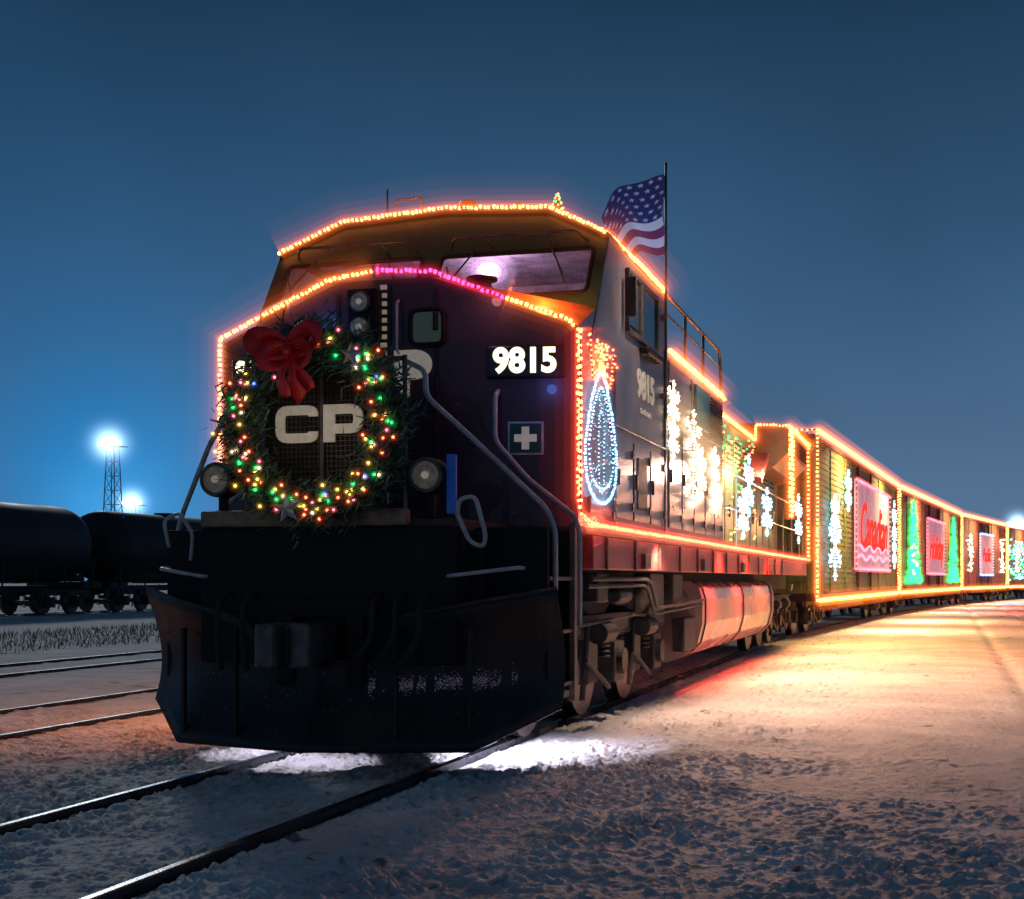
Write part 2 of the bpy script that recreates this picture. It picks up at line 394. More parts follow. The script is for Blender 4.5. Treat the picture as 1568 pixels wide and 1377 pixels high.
mx=t.nodes.new('ShaderNodeMix'); mx.data_type='RGBA'; t.links.new(mxm.outputs[0],mx.inputs['Factor']); t.links.new(r1.outputs['Color'],mx.inputs['A']); mx.inputs['B'].default_value=(.07,.062,.058,1)
t.links.new(mx.outputs['Result'],b.inputs['Base Color'])
n4=t.nodes.new('ShaderNodeTexNoise'); n4.inputs['Scale'].default_value=42; n4.inputs['Detail'].default_value=6; t.links.new(ge.outputs['Position'],n4.inputs['Vector'])
bp=t.nodes.new('ShaderNodeBump'); bp.inputs['Strength'].default_value=.7; bp.inputs['Distance'].default_value=.02; t.links.new(n4.outputs['Fac'],bp.inputs['Height'])
t.links.new(bp.outputs['Normal'],b.inputs['Normal']); me.materials.append(gm)

gb=MB()
for i in range(9000):
    x=random.uniform(-19,-12.5); y=random.uniform(2,45); hh=random.uniform(.05,.18); a=random.uniform(0,6.28); lx=random.uniform(-.1,.1)
    gb.add([(x-.015*math.cos(a),y-.015*math.sin(a),GZ-.02),(x+.015*math.cos(a),y+.015*math.sin(a),GZ-.02),(x+lx,y+random.uniform(-.1,.1),GZ+hh)],[(0,1,2)])
gb.obj('dry_grass',mat('dry_grass_blades',(.22,.22,.13),.8,0,.4,3))

tb=MB(); 
for k in range(700):
    a=math.radians(-75+150*k/700)+random.uniform(-.002,.002); R=random.uniform(420,470); cx_,cy_=math.sin(a)*R-40,math.cos(a)*R; hh=random.uniform(3,6)*(1 if random.random()<.9 else 1.35)
    for j in range(5):
        z0=hh*j/6; rr=(hh*.55)*(1-j/5.5)*random.uniform(.7,1.1); n=7
        tb.add([(cx_+rr*math.cos(6.28*i/n+j),cy_+rr*math.sin(6.28*i/n+j),z0+random.uniform(-.4,.4)) for i in range(n)]+[(cx_,cy_,z0+hh*.42)],[(i,(i+1)%n,n) for i in range(n)])
tb.obj('distant_treeline',mat('treeline_dark',(.015,.02,.02),.9,0,.4,.2))

# ============================================================ LOCOMOTIVE
L=empty('locomotive')
HW=1.55
def roofz(x):
    a=abs(x); return 4.67-.07*a if a<1 else 4.60-(a-1)/.55*.30
def cfy(z): return .60+(z-3.5)*.62
NX=[-1.55,-.40,.40,1.55]; NZ=[3.35,3.76,3.76,3.35]; NY=[.10,-.08,-.08,.10]; NB=[3.62,3.80,3.80,3.62]
v=[];f=[]
for x,z,y,zb in zip(NX,NZ,NY,NB): v+=[(x,y,1.78),(x,y,z),(x,.72,zb)]
for i in range(3):
    a=i*3;b_=a+3; f.append((a,b_,b_+1,a+1))
mo('nose_front',v,f,M['maroon'],L,bevel=.0)
mo('nose_top',v,[(i*3+1,i*3+4,i*3+5,i*3+2) for i in range(3)],M['orange'],L)
b=MB()
for x0,x1,z0,z1 in [(.42,.45,1.85,3.66),(.02,.05,1.85,3.72),(-.43,-.40,1.85,3.66)]: b.box(x0,x1,-.095,-.06,z0,z1)
for x0,x1,z0,z1 in [(.08,.40,1.95,1.97),(.08,.40,2.78,2.80)]: b.box(x0,x1,-.092,-.07,z0,z1)
b.obj('nose_seams',M['maroon_d'],L)
b=MB()
for zz in (2.0,2.9,3.4): b.cyl((.435,-.11,zz),(0,0,1),.022,.14,12)
b.obj('nose_door_hinges',M['black'],L)
b=MB()
for k in range(9): b.box(-.035,.015,-.11,-.09,3.15+k*.066,3.15+k*.066+.033)
b.obj('reflective_hinge_marks',M['letter'],L)
def frame(name,x0,x1,z0,z1,y,r,m,gm_,rnd=.05):
    pts=[(x0,y,z0),(x1,y,z0),(x1,y,z1),(x0,y,z1)]
    mid=((x0+x1)/2,y,z0); p=roundpath([mid]+[pts[1],pts[2],pts[3],pts[0]]+[mid],rnd)
    tube(name+'_frame',p[:-1],r,m,L,closed=True)
    mo(name+'_pane',[(q[0],q[1]-.003,q[2]) for q in p[:-1]],[tuple(range(len(p)-1))],gm_,L)
frame('nose_window',.22,.50,3.22,3.50,-.095,.022,M['black'],mat('nose_window_glass',(.04,.06,.045),.12,0,.3,6,emis=(.2,.3,.2),es=.07),.07)
def nyp(x): return -.08+max(0,abs(x)-.4)*.18/1.15
ang=math.atan2(.18,1.15)
for s,nm in((1,'right'),(-1,'left')):
    E2=empty('number_board_'+nm); E2.parent=L; E2.location=(s*1.14,nyp(1.14)-.012,3.07); E2.rotation_euler=(0,0,s*ang)
    bb=MB(); bb.box(-.31,.31,-.03,.012,-.13,.13); bb.obj('board',M['boardbk'],E2,bevel=.02)
    text('digits','9815',(0,-.036,0),R_F,.265,M['number'],E2,bold=.010,sx=.96,spc=1.0)
E2=empty('first_aid_panel'); E2.parent=L; E2.location=(1.14,nyp(1.14)-.008,2.47); E2.rotation_euler=(0,0,ang)
bb=MB(); bb.box(-.14,.14,-.012,.006,-.13,.13); bb.obj('white_border',M['white'],E2)
bb=MB(); bb.box(-.125,.125,-.016,-.0125,-.115,.115); bb.obj('green_panel',M['green'],E2)
bb=MB(); bb.add([(-.03,-.02,-.09),(.03,-.02,-.09),(.03,-.02,-.03),(.09,-.02,-.03),(.09,-.02,.03),(.03,-.02,.03),(.03,-.02,.09),(-.03,-.02,.09),(-.03,-.02,.03),(-.09,-.02,.03),(-.09,-.02,-.03),(-.03,-.02,-.03)],[tuple(range(12))]); bb.obj('cross',M['letter'],E2)
b=MB(); b.box(-.30,-.02,-.20,-.075,3.26,3.68); b.obj('headlight_housing',M['black'],L,bevel=.03)
for z in(3.56,3.36):
    b=MB(); b.cyl((-.16,-.21,z),(0,1,0),.085,.05,28); b.obj('headlight_rim',M['iron'],L,bevel=.008)
    b=MB(); b.cyl((-.16,-.225,z),(0,1,0),.070,.03,28,.070); b.obj('headlight_lens',M['lens'],L)
    uvsphere('headlight_bulb',(-.16,-.242,z),.024,M['letter'],L,14)
text('nose_letter_P','P',(.22,-.09,2.98),R_F,.46,M['letter'],L,bold=.03,sx=1.25)
tube('nose_door_bar',[(.12,-.1,3.16),(.12,-.14,3.18),(.12,-.14,3.56),(.12,-.1,3.58)],.012,M['railing'],L,rnd=.02)
WB=3.76; WT=4.20
xs=[-1.55,-1.42,-1.0,-.12,.06,1.0,1.44,1.55]; v=[];f=[]
rows=[3.2,WB,WT,None]
for x in xs:
    for z in rows:
        zz=z if z else roofz(x); v.append((x,cfy(zz),zz))
for i in range(len(xs)-1):
    for k in range(3):
        xm=(xs[i]+xs[i+1])/2
        if k==1 and (-1.42<xm<-.12 or .06<xm<1.44): continue
        f.append((i*4+k,(i+1)*4+k,(i+1)*4+k+1,i*4+k+1))
mo('cab_front',v,f,M['olive'],L,solid=.03)
for s in(1,-1):
    pts=[(s*HW,.1,1.78),(s*HW,.1,3.35),(s*HW,.66,3.61),(s*HW,cfy(4.30),4.30),(s*HW,3.45,4.30),(s*HW,3.45,1.78)]
    mo('cab_side',pts,[tuple(range(6))],M['grey'],L)
rx=[-1.55,-1.0,-.5,0,.5,1.0,1.55]; v=[]
for x in rx: z=roofz(x); v+=[(x,cfy(z)-.06,z+.012),(x,3.47,z+.012)]
mo('cab_roof',v,[(i*2,i*2+2,i*2+3,i*2+1) for i in range(6)],M['roofp'],L,solid=.04)
mo('cab_rear_wall',[(x,3.45,roofz(x)) for x in rx]+[(1.55,3.45,1.78),(-1.55,3.45,1.78)],[tuple(range(9))],M['grey2'],L)
mo('cab_floor',[(-1.5,.6,2.6),(1.5,.6,2.6),(1.5,3.4,2.6),(-1.5,3.4,2.6)],[(0,1,2,3)],M['interior'],L)
mo('cab_inner_wall',[(-1.5,2.9,2.6),(1.5,2.9,2.6),(1.5,2.9,4.45),(-1.5,2.9,4.45)],[(0,1,2,3)],M['interior'],L)
mo('cab_ceiling',[(-1.45,1.25,4.34),(1.45,1.25,4.34),(1.45,2.9,4.34),(-1.45,2.9,4.34)],[(0,1,2,3)],M['interior'],L)
b=MB(); b.box(.3,.85,2.1,2.4,2.6,3.9); b.box(-1.0,-.4,2.1,2.4,2.6,3.95); b.box(-.2,.1,2.86,2.89,3.9,4.2); b.box(.95,1.25,2.86,2.89,3.6,4.15); b.box(.62,.9,2.85,2.89,4.0,4.12);b.box(.1,1.4,1.1,1.3,3.2,3.80); b.obj('crew_seats_and_cabinets',M['under'],L,bevel=.03)
b=MB(); b.box(.70,.95,2.6,2.64,3.95,4.03); b.box(.74,.90,2.6,2.64,4.08,4.16); b.box(-.9,-.6,2.6,2.64,3.95,4.05); b.obj('cab_screens',M['letter'],L)
uvsphere('cab_dome_lamp',(.32,1.50,4.17),.075,M['lamp_in'],L,20,.6)
for i,(r_,s_) in enumerate(((.12,6),(.18,2.0),(.27,.7))): uvsphere('cab_dome_haze_%d'%i,(.32,1.5,4.17),r_,gl('dome',s_),L,24,.7)  # glowing shells added as bloom around the dome lamp
lamp('POINT','cab_dome_light',(.32,1.5,4.05),17,(1,.66,1),L,radius=.06)
for s,x0,x1 in(('right',.06,1.44),('left',-1.42,-.12)):
    P=[(x0,cfy(WB)-.01,WB),(x1,cfy(WB)-.01,WB),(x1,cfy(WT)-.01,WT),(x0,cfy(WT)-.01,WT)]
    mo('windshield_'+s,[(p[0],p[1]+.03,p[2]) for p in P],[(0,1,2,3)],M['glass'],L)
    m0=((x0+x1)/2,cfy(WB)-.01,WB)
    tube('windshield_gasket_'+s,roundpath([m0,P[1],P[2],P[3],P[0],m0],.06)[:-1],.022,M['black'],L,closed=True)
    xm=(x0+x1)/2
    for q in(-.38,.3):
        sg=(1 if q>0 else -1)
        tube('wiper',[(xm+q,cfy(4.24)-.05,4.24),(xm+q+.16*sg,cfy(3.95)-.05,3.95)],.008,M['rubber'],L)
        tube('wiper_blade',[(xm+q+.16*sg-.07,cfy(4.05)-.04,4.08),(xm+q+.16*sg+.03,cfy(3.86)-.04,3.86)],.007,M['rubber'],L)
    z=4.29
    tube('visor_rail_'+s,[(x0+.05,cfy(z),z-.03),(x0+.12,cfy(z)-.13,z+.05),(x1-.15,cfy(z)-.13,z+.05),(x1-.05,cfy(z),z-.03)],.012,M['iron'],L,rnd=.05)
    for q in(.3,.7): tube('visor_strut',[(x0+(x1-x0)*q,cfy(z)-.13,z+.05),(x0+(x1-x0)*q+.06,cfy(z),z-.06)],.01,M['iron'],L)
b=MB(); b.cyl((.66,.35,3.76),(0,0,1),.10,.12,20,.07); b.cyl((.66,.35,3.82),(0,0,1),.13,.025,20); b.obj('nose_vent',M['black'],L,bevel=.005)
tube('nose_grab_left',[(-1.15,.0,3.45),(-1.15,.0,3.57),(-.9,0,3.67),(-.9,0,3.55)],.010,M['railing'],L,rnd=.03)
b=MB(); b.cyl((.12,1.5,4.76),(0,0,1),.09,.12,20,.075); b.cyl((.60,1.5,4.72),(0,0,1),.05,.10,16,.04); b.obj('roof_beacon',mat('beacon_orange',(.45,.08,.02),.3,emis=(1,.2,.03),es=.15),L,bevel=.01)
tube('roof_antenna',[(-.72,1.6,4.6),(-.72,1.6,5.02)],.009,M['iron'],L)
tube('roof_grab',[(-.58,1.4,4.6),(-.55,1.4,4.84),(-.30,1.4,4.86),(-.27,1.4,4.64)],.014,M['railing'],L,rnd=.04)
b=MB(); b.cyl((-.9,2.4,4.70),(0,1,0),.04,.5,14,.07); b.cyl((-1.02,2.4,4.70),(0,1,0),.03,.4,14,.06); b.obj('air_horn',M['iron'],L)
for k in range(4):
    b=MB(); b.cyl((1.0,1.4,4.64+k*.040),(0,0,1),.075-.016*k,.060,10,.005); b.obj('roof_tree_tier',M['needle'],L)
pts=[(1.0+.07*math.cos(i*2.4)*(1-i/30),1.4+.07*math.sin(i*2.4)*(1-i/30),4.62+i*.0068) for i in range(27)]
dots('roof_tree_red_bulbs',pts[::2],'red',L,.011,(.022,4)); dots('roof_tree_green_bulbs',pts[1::2],'green',L,.010,None)
X1=HW
box('cab_side_window_fwd',X1,X1+.02,1.75,2.2,3.68,4.12,M['dglass'],L,.01)
box('cab_side_window_aft',X1,X1+.02,2.3,2.95,3.64,4.14,M['dglass'],L,.01)
b=MB()
for y in(1.70,2.22,2.27,2.97): b.box(X1,X1+.04,y,y+.035,3.62,4.16)
b.box(X1,X1+.04,1.70,3.0,4.14,4.18); b.box(X1,X1+.045,1.70,3.0,3.60,3.64); b.obj('cab_window_frames',M['iron'],L,bevel=.006)
box('mirror',X1+.02,X1+.12,1.62,1.66,3.72,4.08,M['under'],L,.01)
box('arm_rest',X1,X1+.10,2.28,2.95,3.50,3.57,M['black'],L,.02)
text('cab_side_number','9815',(X1+.008,2.55,3.20),R_S,.36,M['letter'],L,bold=.012,sx=1.08)
text('cab_side_text','Canadian Pacific',(X1+.008,2.55,2.96),R_S,.075,M['letter'],L)
b=MB(); h_=MB(); lv=MB()
def door(y0,y1,z0,z1):
    b.box(X1-.005,X1+.014,y0,y1,z0,z1)
    for zz in(z0+.12,z1-.12): h_.box(X1+.012,X1+.03,y1-.05,y1-.02,zz-.04,zz+.04)
    h_.box(X1+.012,X1+.035,y0+.04,y0+.07,(z0+z1)/2-.07,(z0+z1)/2+.07)
for y0,y1,z0,z1 in [(1.32,1.95,1.9,2.62),(2.02,2.7,1.9,2.62),(2.76,3.4,1.9,2.62),(3.68,4.35,1.9,3.0),(4.42,5.1,1.9,3.0),(5.16,5.85,1.9,3.0),(5.9,6.55,1.9,3.0),(6.6,7.18,1.9,3.0),
                    (3.68,4.9,3.08,3.66),(5.0,6.1,3.08,3.66),(6.2,7.18,3.08,3.66),(.3,1.22,1.9,2.02)]: door(y0,y1,z0,z1)
b.box(X1,X1+.02,.12,3.44,2.70,2.72); b.box(X1,X1+.02,1.26,1.285,1.8,3.3); b.box(X1,X1+.02,3.46,3.50,1.8,4.28)
b.obj('body_side_doors',M['grey2'],L,bevel=.006); h_.obj('latches_and_hinges',M['iron'],L,bevel=.004)
lv.box(X1+.015,X1+.02,2.15,2.55,2.02,2.5)
lv.obj('door_window_dark',M['black'],L)
lv=MB()
for k in range(13): lv.box(X1+.012,X1+.03,6.25,7.1,3.12+k*.04,3.135+k*.04)
lv.obj('louvres',M['black'],L)
box('teal_shutter',X1+.012,X1+.05,5.1,5.95,3.14,3.62,mat('teal_panel',(.03,.12,.13),.4),L)
b=MB()
for k in range(64):
    y=.25+k*.11
    if y<7.2: b.ico((X1+.004,y,1.84),.009)
for k in range(26): b.ico((X1+.004,3.56,1.9+k*.09),.009); b.ico((X1+.004,1.23,1.9+k*.05),.008)
b.obj('rivets',M['grey'],L)
prof=[(-1.55,1.78),(-1.55,3.72),(-1.2,3.90),(1.2,3.90),(1.55,3.72),(1.55,1.78)]
v=[(x,3.47,z) for x,z in prof]+[(x,7.25,z) for x,z in prof]
mo('equipment_body',v,[(i,(i+1)%6,6+(i+1)%6,6+i) for i in range(6)]+[(0,1,2,3,4,5),(11,10,9,8,7,6)],M['grey'],L,bevel=.01)
b=MB(); b.box(-.7,.7,4.2,6.6,3.9,4.06); b.cyl((.6,5.2,4.12),(0,0,1),.16,.14,18); b.obj('dynamic_brake_hatch',M['black'],L,bevel=.02)
prof=[(-.92,1.78),(-.92,3.95),(-.7,4.12),(.7,4.12),(.92,3.95),(.92,1.78)]
v=[(x,7.25,z) for x,z in prof]+[(x,18.9,z) for x,z in prof]
mo('long_hood',v,[(i,(i+1)%6,6+(i+1)%6,6+i) for i in range(6)]+[(0,1,2,3,4,5),(11,10,9,8,7,6)],M['hoodG'],L,bevel=.01)
b=MB();b2=MB()
for k in range(11):
    y=7.5+k*.98
    b.box(.92,.945,y,y+.86,1.95,3.1); b.box(.92,.94,y,y+.86,3.2,3.8)
    for q in range(6): b2.box(.94,.955,y+.1,y+.76,3.27+q*.085,3.29+q*.085)
    b2.box(.945,.965,y+.38,y+.42,2.4,2.6)
b.obj('hood_doors',M['hoodG'],L,bevel=.008); b2.obj('hood_louvres',M['black'],L)
b=MB(); b.box(-.5,.5,9,10.4,4.12,4.3); b.box(-.35,.35,12,12.8,4.12,4.45); b.obj('exhaust_stack',M['black'],L,bevel=.03)
for s in(1,-1):
    pr=[(.92,3.4),(1.25,3.5),(1.56,3.78),(1.56,4.22),(1.3,4.34),(.0,4.36)]
    v=[(s*x,15.2,z) for x,z in pr]+[(s*x,18.9,z) for x,z in pr]; n=6
    mo('radiator_wing',v,[(i,(i+1)%n,n+(i+1)%n,n+i) for i in range(n)]+[tuple(range(n)),tuple(range(2*n-1,n-1,-1))],M['rad'],L,bevel=.01)
b=MB()
for k in range(16): b.box(1.56,1.575,15.4+k*.215,15.52+k*.215,3.84,4.16)
b.obj('radiator_grille',M['black'],L)
sp_=MB(); sp_.add([(1.1,12.6,3.0),(1.4,12.6,3.0),(1.4,13.6,3.5),(1.1,13.6,3.5),(1.1,12.5,3.1),(1.4,12.5,3.1),(1.4,13.5,3.62),(1.1,13.5,3.62)],BF); sp_.obj('slanted_duct',M['sill'],L,bevel=.02)
box('deck',-1.56,1.56,0,19.0,1.72,1.775,M['under'],L,.008)
box('side_sill',1.40,1.555,.55,19.0,1.44,1.72,M['sill'],L,.012)
box('side_sill_left',-1.555,-1.40,.55,19.0,1.44,1.72,M['sill'],L,.012)
box('main_frame',-1.1,1.1,-.9,19.0,1.15,1.70,M['black'],L,.02)
b=MB()
for k in range(13):
    y=.95+k*1.1; b.box(1.555,1.575,y,y+.05,1.44,1.72)
    if k%3==1: b.box(1.56,1.60,y+.3,y+.55,1.46,1.60)
b.obj('sill_brackets',M['iron'],L,bevel=.005)
R=MB()
def T_(pts,r=.017,rnd=.06): R.tube(roundpath(pts,rnd) if rnd else pts,r,8)
T_([(1.5,7.5,1.78),(1.5,7.5,2.85),(1.5,18.6,2.85),(1.5,18.6,1.78)]); T_([(1.5,7.5,2.35),(1.5,18.6,2.35)],.010,0)
for k in range(7): T_([(1.5,8.9+k*1.5,1.78),(1.5,8.9+k*1.5,2.85)],.014,0)
R.obj('walkway_railing',M['railing'],L,smooth=True); R=MB()
T_([(1.5,3.6,3.9),(1.5,3.64,4.38),(1.5,7.35,4.38),(1.5,7.45,4.1),(1.5,7.45,3.1)],.022,.12); T_([(1.5,3.64,4.18),(1.5,7.4,4.18)],.010,0)
for y in(4.9,6.1): T_([(1.5,y,3.70),(1.5,y,4.38)],.018,0)
T_([(-1.5,3.7,3.9),(-1.5,3.74,4.38),(-1.5,7.35,4.38),(-1.5,7.45,3.85)],.020,.12)
R.obj('roof_railing',mat('railing_rust',(.30,.16,.10),.45,.2,.4,9),L,smooth=True)  # orange of the string light put into the railing colour
box('front_platform',-1.0,1.0,-1.15,.0,1.70,1.79,M['under'],L,.015)
box('anticlimber',-.96,.66,-1.24,-1.14,1.74,1.86,mat('anticlimber_tan',(.30,.20,.12),.5,0,.5,8,.2,40),L,.02)
box('end_plate',-1.0,1.0,-1.16,-1.06,.75,1.74,M['black'],L,.01)
for s in(1,-1):
    for (y,nm) in((-.72,'step_stringer_front'),(-.06,'step_stringer_rear')):
        b=MB(); b.box(1.0 if s>0 else -1.55,1.55 if s>0 else -1.0,y-.02,y+.02,.5,1.74) ; b.obj(nm,M['black'],L,bevel=.006)
    b=MB()
    for z in(.55,.95,1.35): b.box(min(s*1.02,s*1.56),max(s*1.02,s*1.56),-.70,-.08,z,z+.03)
    b.obj('steps',M['iron'],L,bevel=.004)
    b=MB(); b.box(s*1.0-.02,s*1.0+.02,-1.1,0,.75,1.7); b.obj('step_well_back',M['black'],L)
    b=MB(); b.box(min(s*1.53,s*1.575),max(s*1.53,s*1.575),-.10,-.02,.42,1.80); b.obj('step_edge_post',mat('post_tan%d'%s,(.22,.14,.09),.5,0,.4,7),L,bevel=.006)
def pz1(a):
    if a<.42: return .78
    if a<.60: return .78+(a-.42)/.18*.30
    return 1.08+(a-.6)/1.0*.20
def pz0(a): return .16 if a<1.15 else .16+(a-1.15)/.5*.26
def py(a): return -1.48+.30*a/1.15 if a<1.15 else -1.18+(a-1.15)/.5*.33
def psurf(x,z):
    tt=(z-.16)/1.1; return py(abs(x))+.24*math.sin(min(1,max(0,tt))*math.pi)-.05*(1-tt)
PX=sorted(set([round(s*a,3) for a in [0,.02,.2,.41,.43,.6,.61,.8,1.0,1.15,1.3,1.45,1.65] for s in(1,-1)]))
NR=12; v=[];f=[]
for x in PX:
    a=abs(x)
    for k in range(NR+1):
        t_=k/NR; z=pz0(a)+(pz1(a)-pz0(a))*t_
        v.append((x,psurf(x,z),z))
n=NR+1
for i in range(len(PX)-1):
    for k in range(NR): f.append((i*n+k,(i+1)*n+k,(i+1)*n+k+1,i*n+k+1))
mo('snow_plough',v,f,M['plough'],L,solid=.025,smooth=True)
b=MB()
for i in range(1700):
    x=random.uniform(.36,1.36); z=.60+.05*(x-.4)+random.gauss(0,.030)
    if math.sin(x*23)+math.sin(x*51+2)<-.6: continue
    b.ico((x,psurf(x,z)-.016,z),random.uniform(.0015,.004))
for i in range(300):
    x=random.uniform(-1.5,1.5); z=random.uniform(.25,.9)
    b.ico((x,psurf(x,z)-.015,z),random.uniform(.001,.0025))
b.obj('plough_snow_dust',mat('snow_dust',(.75,.60,.72),.7,emis=(.8,.55,.75),es=.05),L)  # snow specks, tinted and glowing to paint the sheen on the plough
b=MB()
for s in(1,-1):
    for x in(.62,1.12): b.box(s*x-.012,s*x+.012,py(x)-.02,py(x)+.02,.2,1.0)
b.obj('plough_ribs',M['plough'],L)
b=MB()
for s in(1,-1):
    for x in(.7,.9,1.1,1.3,1.5):
        for z in(.95,.35): b.ico((s*x,psurf(x,z)-.015,z),.012)
b.obj('plough_bolts',M['under'],L)
tb_=MB()
tb_.tube([(x,py(abs(x))+.0,pz1(abs(x))+.005) for x in PX if abs(x)>=.6 and x>0],.014,6); tb_.tube([(x,py(abs(x))+.0,pz1(abs(x))+.005) for x in PX if abs(x)>=.6 and x<0],.014,6)
tb_.obj('plough_top_edge',M['under'],L)
b=MB(); b.box(-.13,.13,-1.55,-1.0,.78,1.04); b.obj('coupler_shank',M['under'],L,bevel=.03)
b=MB(); b.box(-.17,-.02,-1.86,-1.5,.76,1.06); b.box(-.04,.16,-1.72,-1.5,.78,1.04); b.cyl((.10,-1.74,.91),(0,0,1),.075,.30,16); b.cyl((-.09,-1.86,.91),(0,0,1),.07,.30,16); b.obj('coupler_knuckle',M['iron'],L,bevel=.02)
b=MB(); b.box(-.42,.42,-1.22,-1.12,1.08,1.22); b.box(-.34,-.2,-1.26,-1.1,.6,1.1); b.box(.2,.34,-1.26,-1.1,.6,1.1); b.obj('coupler_pocket',M['black'],L,bevel=.02)
H=MB()
for x in(-.75,-.55,.45,.62,.80): H.tube(roundpath([(x,-1.17,1.25),(x,-1.34,1.2),(x+.05,-1.45,.95),(x-.04*(1 if x>0 else -1)*3,-1.5,.72)],.12),.022,8)
H.obj('air_hoses',M['rubber'],L,smooth=True)
H=MB()
H.tube(roundpath([(.95,-1.0,1.38),(.95,-1.22,1.38),(1.42,-1.05,1.44),(1.42,-.9,1.44)],.06),.014); H.tube(roundpath([(-.95,-1.0,1.38),(-.95,-1.22,1.38),(-1.42,-1.05,1.44),(-1.42,-.9,1.44)],.06),.014)
H.tube(roundpath([(1.02,-1.18,1.80),(1.04,-1.2,1.92),(1.16,-1.2,1.94),(1.24,-1.2,1.66),(1.22,-1.2,1.58),(1.12,-1.2,1.62),(1.02,-1.18,1.82)],.05),.016)
H.tube(roundpath([(-1.3,-1.1,1.6),(-1.35,-1.1,1.8),(-1.22,-1.1,1.86),(-1.1,-1.1,1.7),(-1.12,-1.1,1.5)],.05),.014)
for s in(1,-1):
    H.tube(roundpath([(s*.36,-.55,2.92),(s*.55,-1.0,2.94),(s*.76,-1.12,2.84),(s*.76,-1.12,2.66),(s*1.06,-.95,2.36),(s*1.5,-.60,1.88),(s*1.56,-.58,1.72),(s*1.56,-.58,1.28)],.07),.020)
    H.tube(roundpath([(s*.93,-.02,2.84),(s*.93,-.10,2.80),(s*.93,-.10,2.44),(s*1.20,-.10,2.14),(s*1.58,-.08,1.84),(s*1.61,-.08,1.70),(s*1.61,-.08,1.0)],.07),.020)
H.obj('front_handrails',M['railing'],L,smooth=True)
box('blue_marker',.93,1.0,-1.16,-1.12,1.82,2.24,M['blue'],L,.008)
b=MB(); 
for x in(-.62,.62): b.tube([(x,-1.16,1.78),(x,-1.16,2.95)],.018)
b.tube([(-.62,-1.16,2.93),(.62,-1.16,2.93)],.018); b.obj('front_railing',M['iron'],L)
box('mesh_panel',-.47,.47,-1.175,-1.15,1.9,3.0,M['mesh'],L,.006)
b=MB(); b.box(-.02,.01,-1.2,-1.17,1.9,3.0)
for k in range(30): b.tube([(-.46,-1.18,1.92+k*.036),(.46,-1.18,1.92+k*.036)],.003,4)
for k in range(27): b.tube([(-.46+k*.035,-1.181,1.9),(-.46+k*.035,-1.181,3.0)],.003,4)
b.obj('mesh_wires',M['iron'],L)
def pathletter(name,segs,closed=False):
    b=MB()
    for p,wd in segs:
        v=[];f=[];P=[Vector((a,0,c_)) for a,c_ in p]
        P=roundpath(P,.06)
        for i,q in enumerate(P):
            d=(P[min(i+1,len(P)-1)]-P[max(i-1,0)]).normalized(); n_=Vector((-d.z,0,d.x))*wd/2
            v+=[q+n_+Vector((0,-1.222,0)),q-n_+Vector((0,-1.222,0)),q+n_+Vector((0,-1.20,0)),q-n_+Vector((0,-1.20,0))]
        for i in range(len(P)-1):
            a=i*4;c_=a+4; f+=[(a,a+1,c_+1,c_),(a+2,c_+2,c_+3,a+3),(a,c_,c_+2,a+2),(a+1,a+3,c_+3,c_+1)]
        e=(len(P)-1)*4; f+=[(0,2,3,1),(e,e+1,e+3,e+2)]
        b.add(v,f)
    b.obj(name,M['letter'],L)
cz=2.475
pathletter('letter_C',[([(-.065,cz+.055),(-.065,cz+.10),(-.325,cz+.10),(-.325,cz-.10),(-.065,cz-.10),(-.065,cz-.055)],.068)])
pathletter('letter_P',[([(.060,cz-.134),(.060,cz+.134)],.085),([(.105,cz+.10),(.285,cz+.10),(.285,cz-.040),(.105,cz-.040)],.068)])
for x in(-.84,.80):
    b=MB(); b.cyl((x,-1.14,2.09),(0,1,0),.13,.16,28); b.obj('ditch_light_body',M['black'],L,bevel=.01)
    b=MB(); b.tube([(x+.112*math.cos(a),-1.225,2.09+.112*math.sin(a)) for a in [i*math.pi/12 for i in range(24)]],.015,8,True); b.obj('ditch_light_rim',M['iron'],L,smooth=True)
    b=MB(); b.cyl((x,-1.222,2.09),(0,1,0),.10,.012,28); b.obj('ditch_light_lens',M['lens'],L)
    uvsphere('ditch_light_bulb',(x,-1.235,2.09),.028,M['letter'],L,14)
    box('ditch_light_bracket',x-.03,x+.03,-1.14,-1.08,1.79,1.97,M['black'],L)
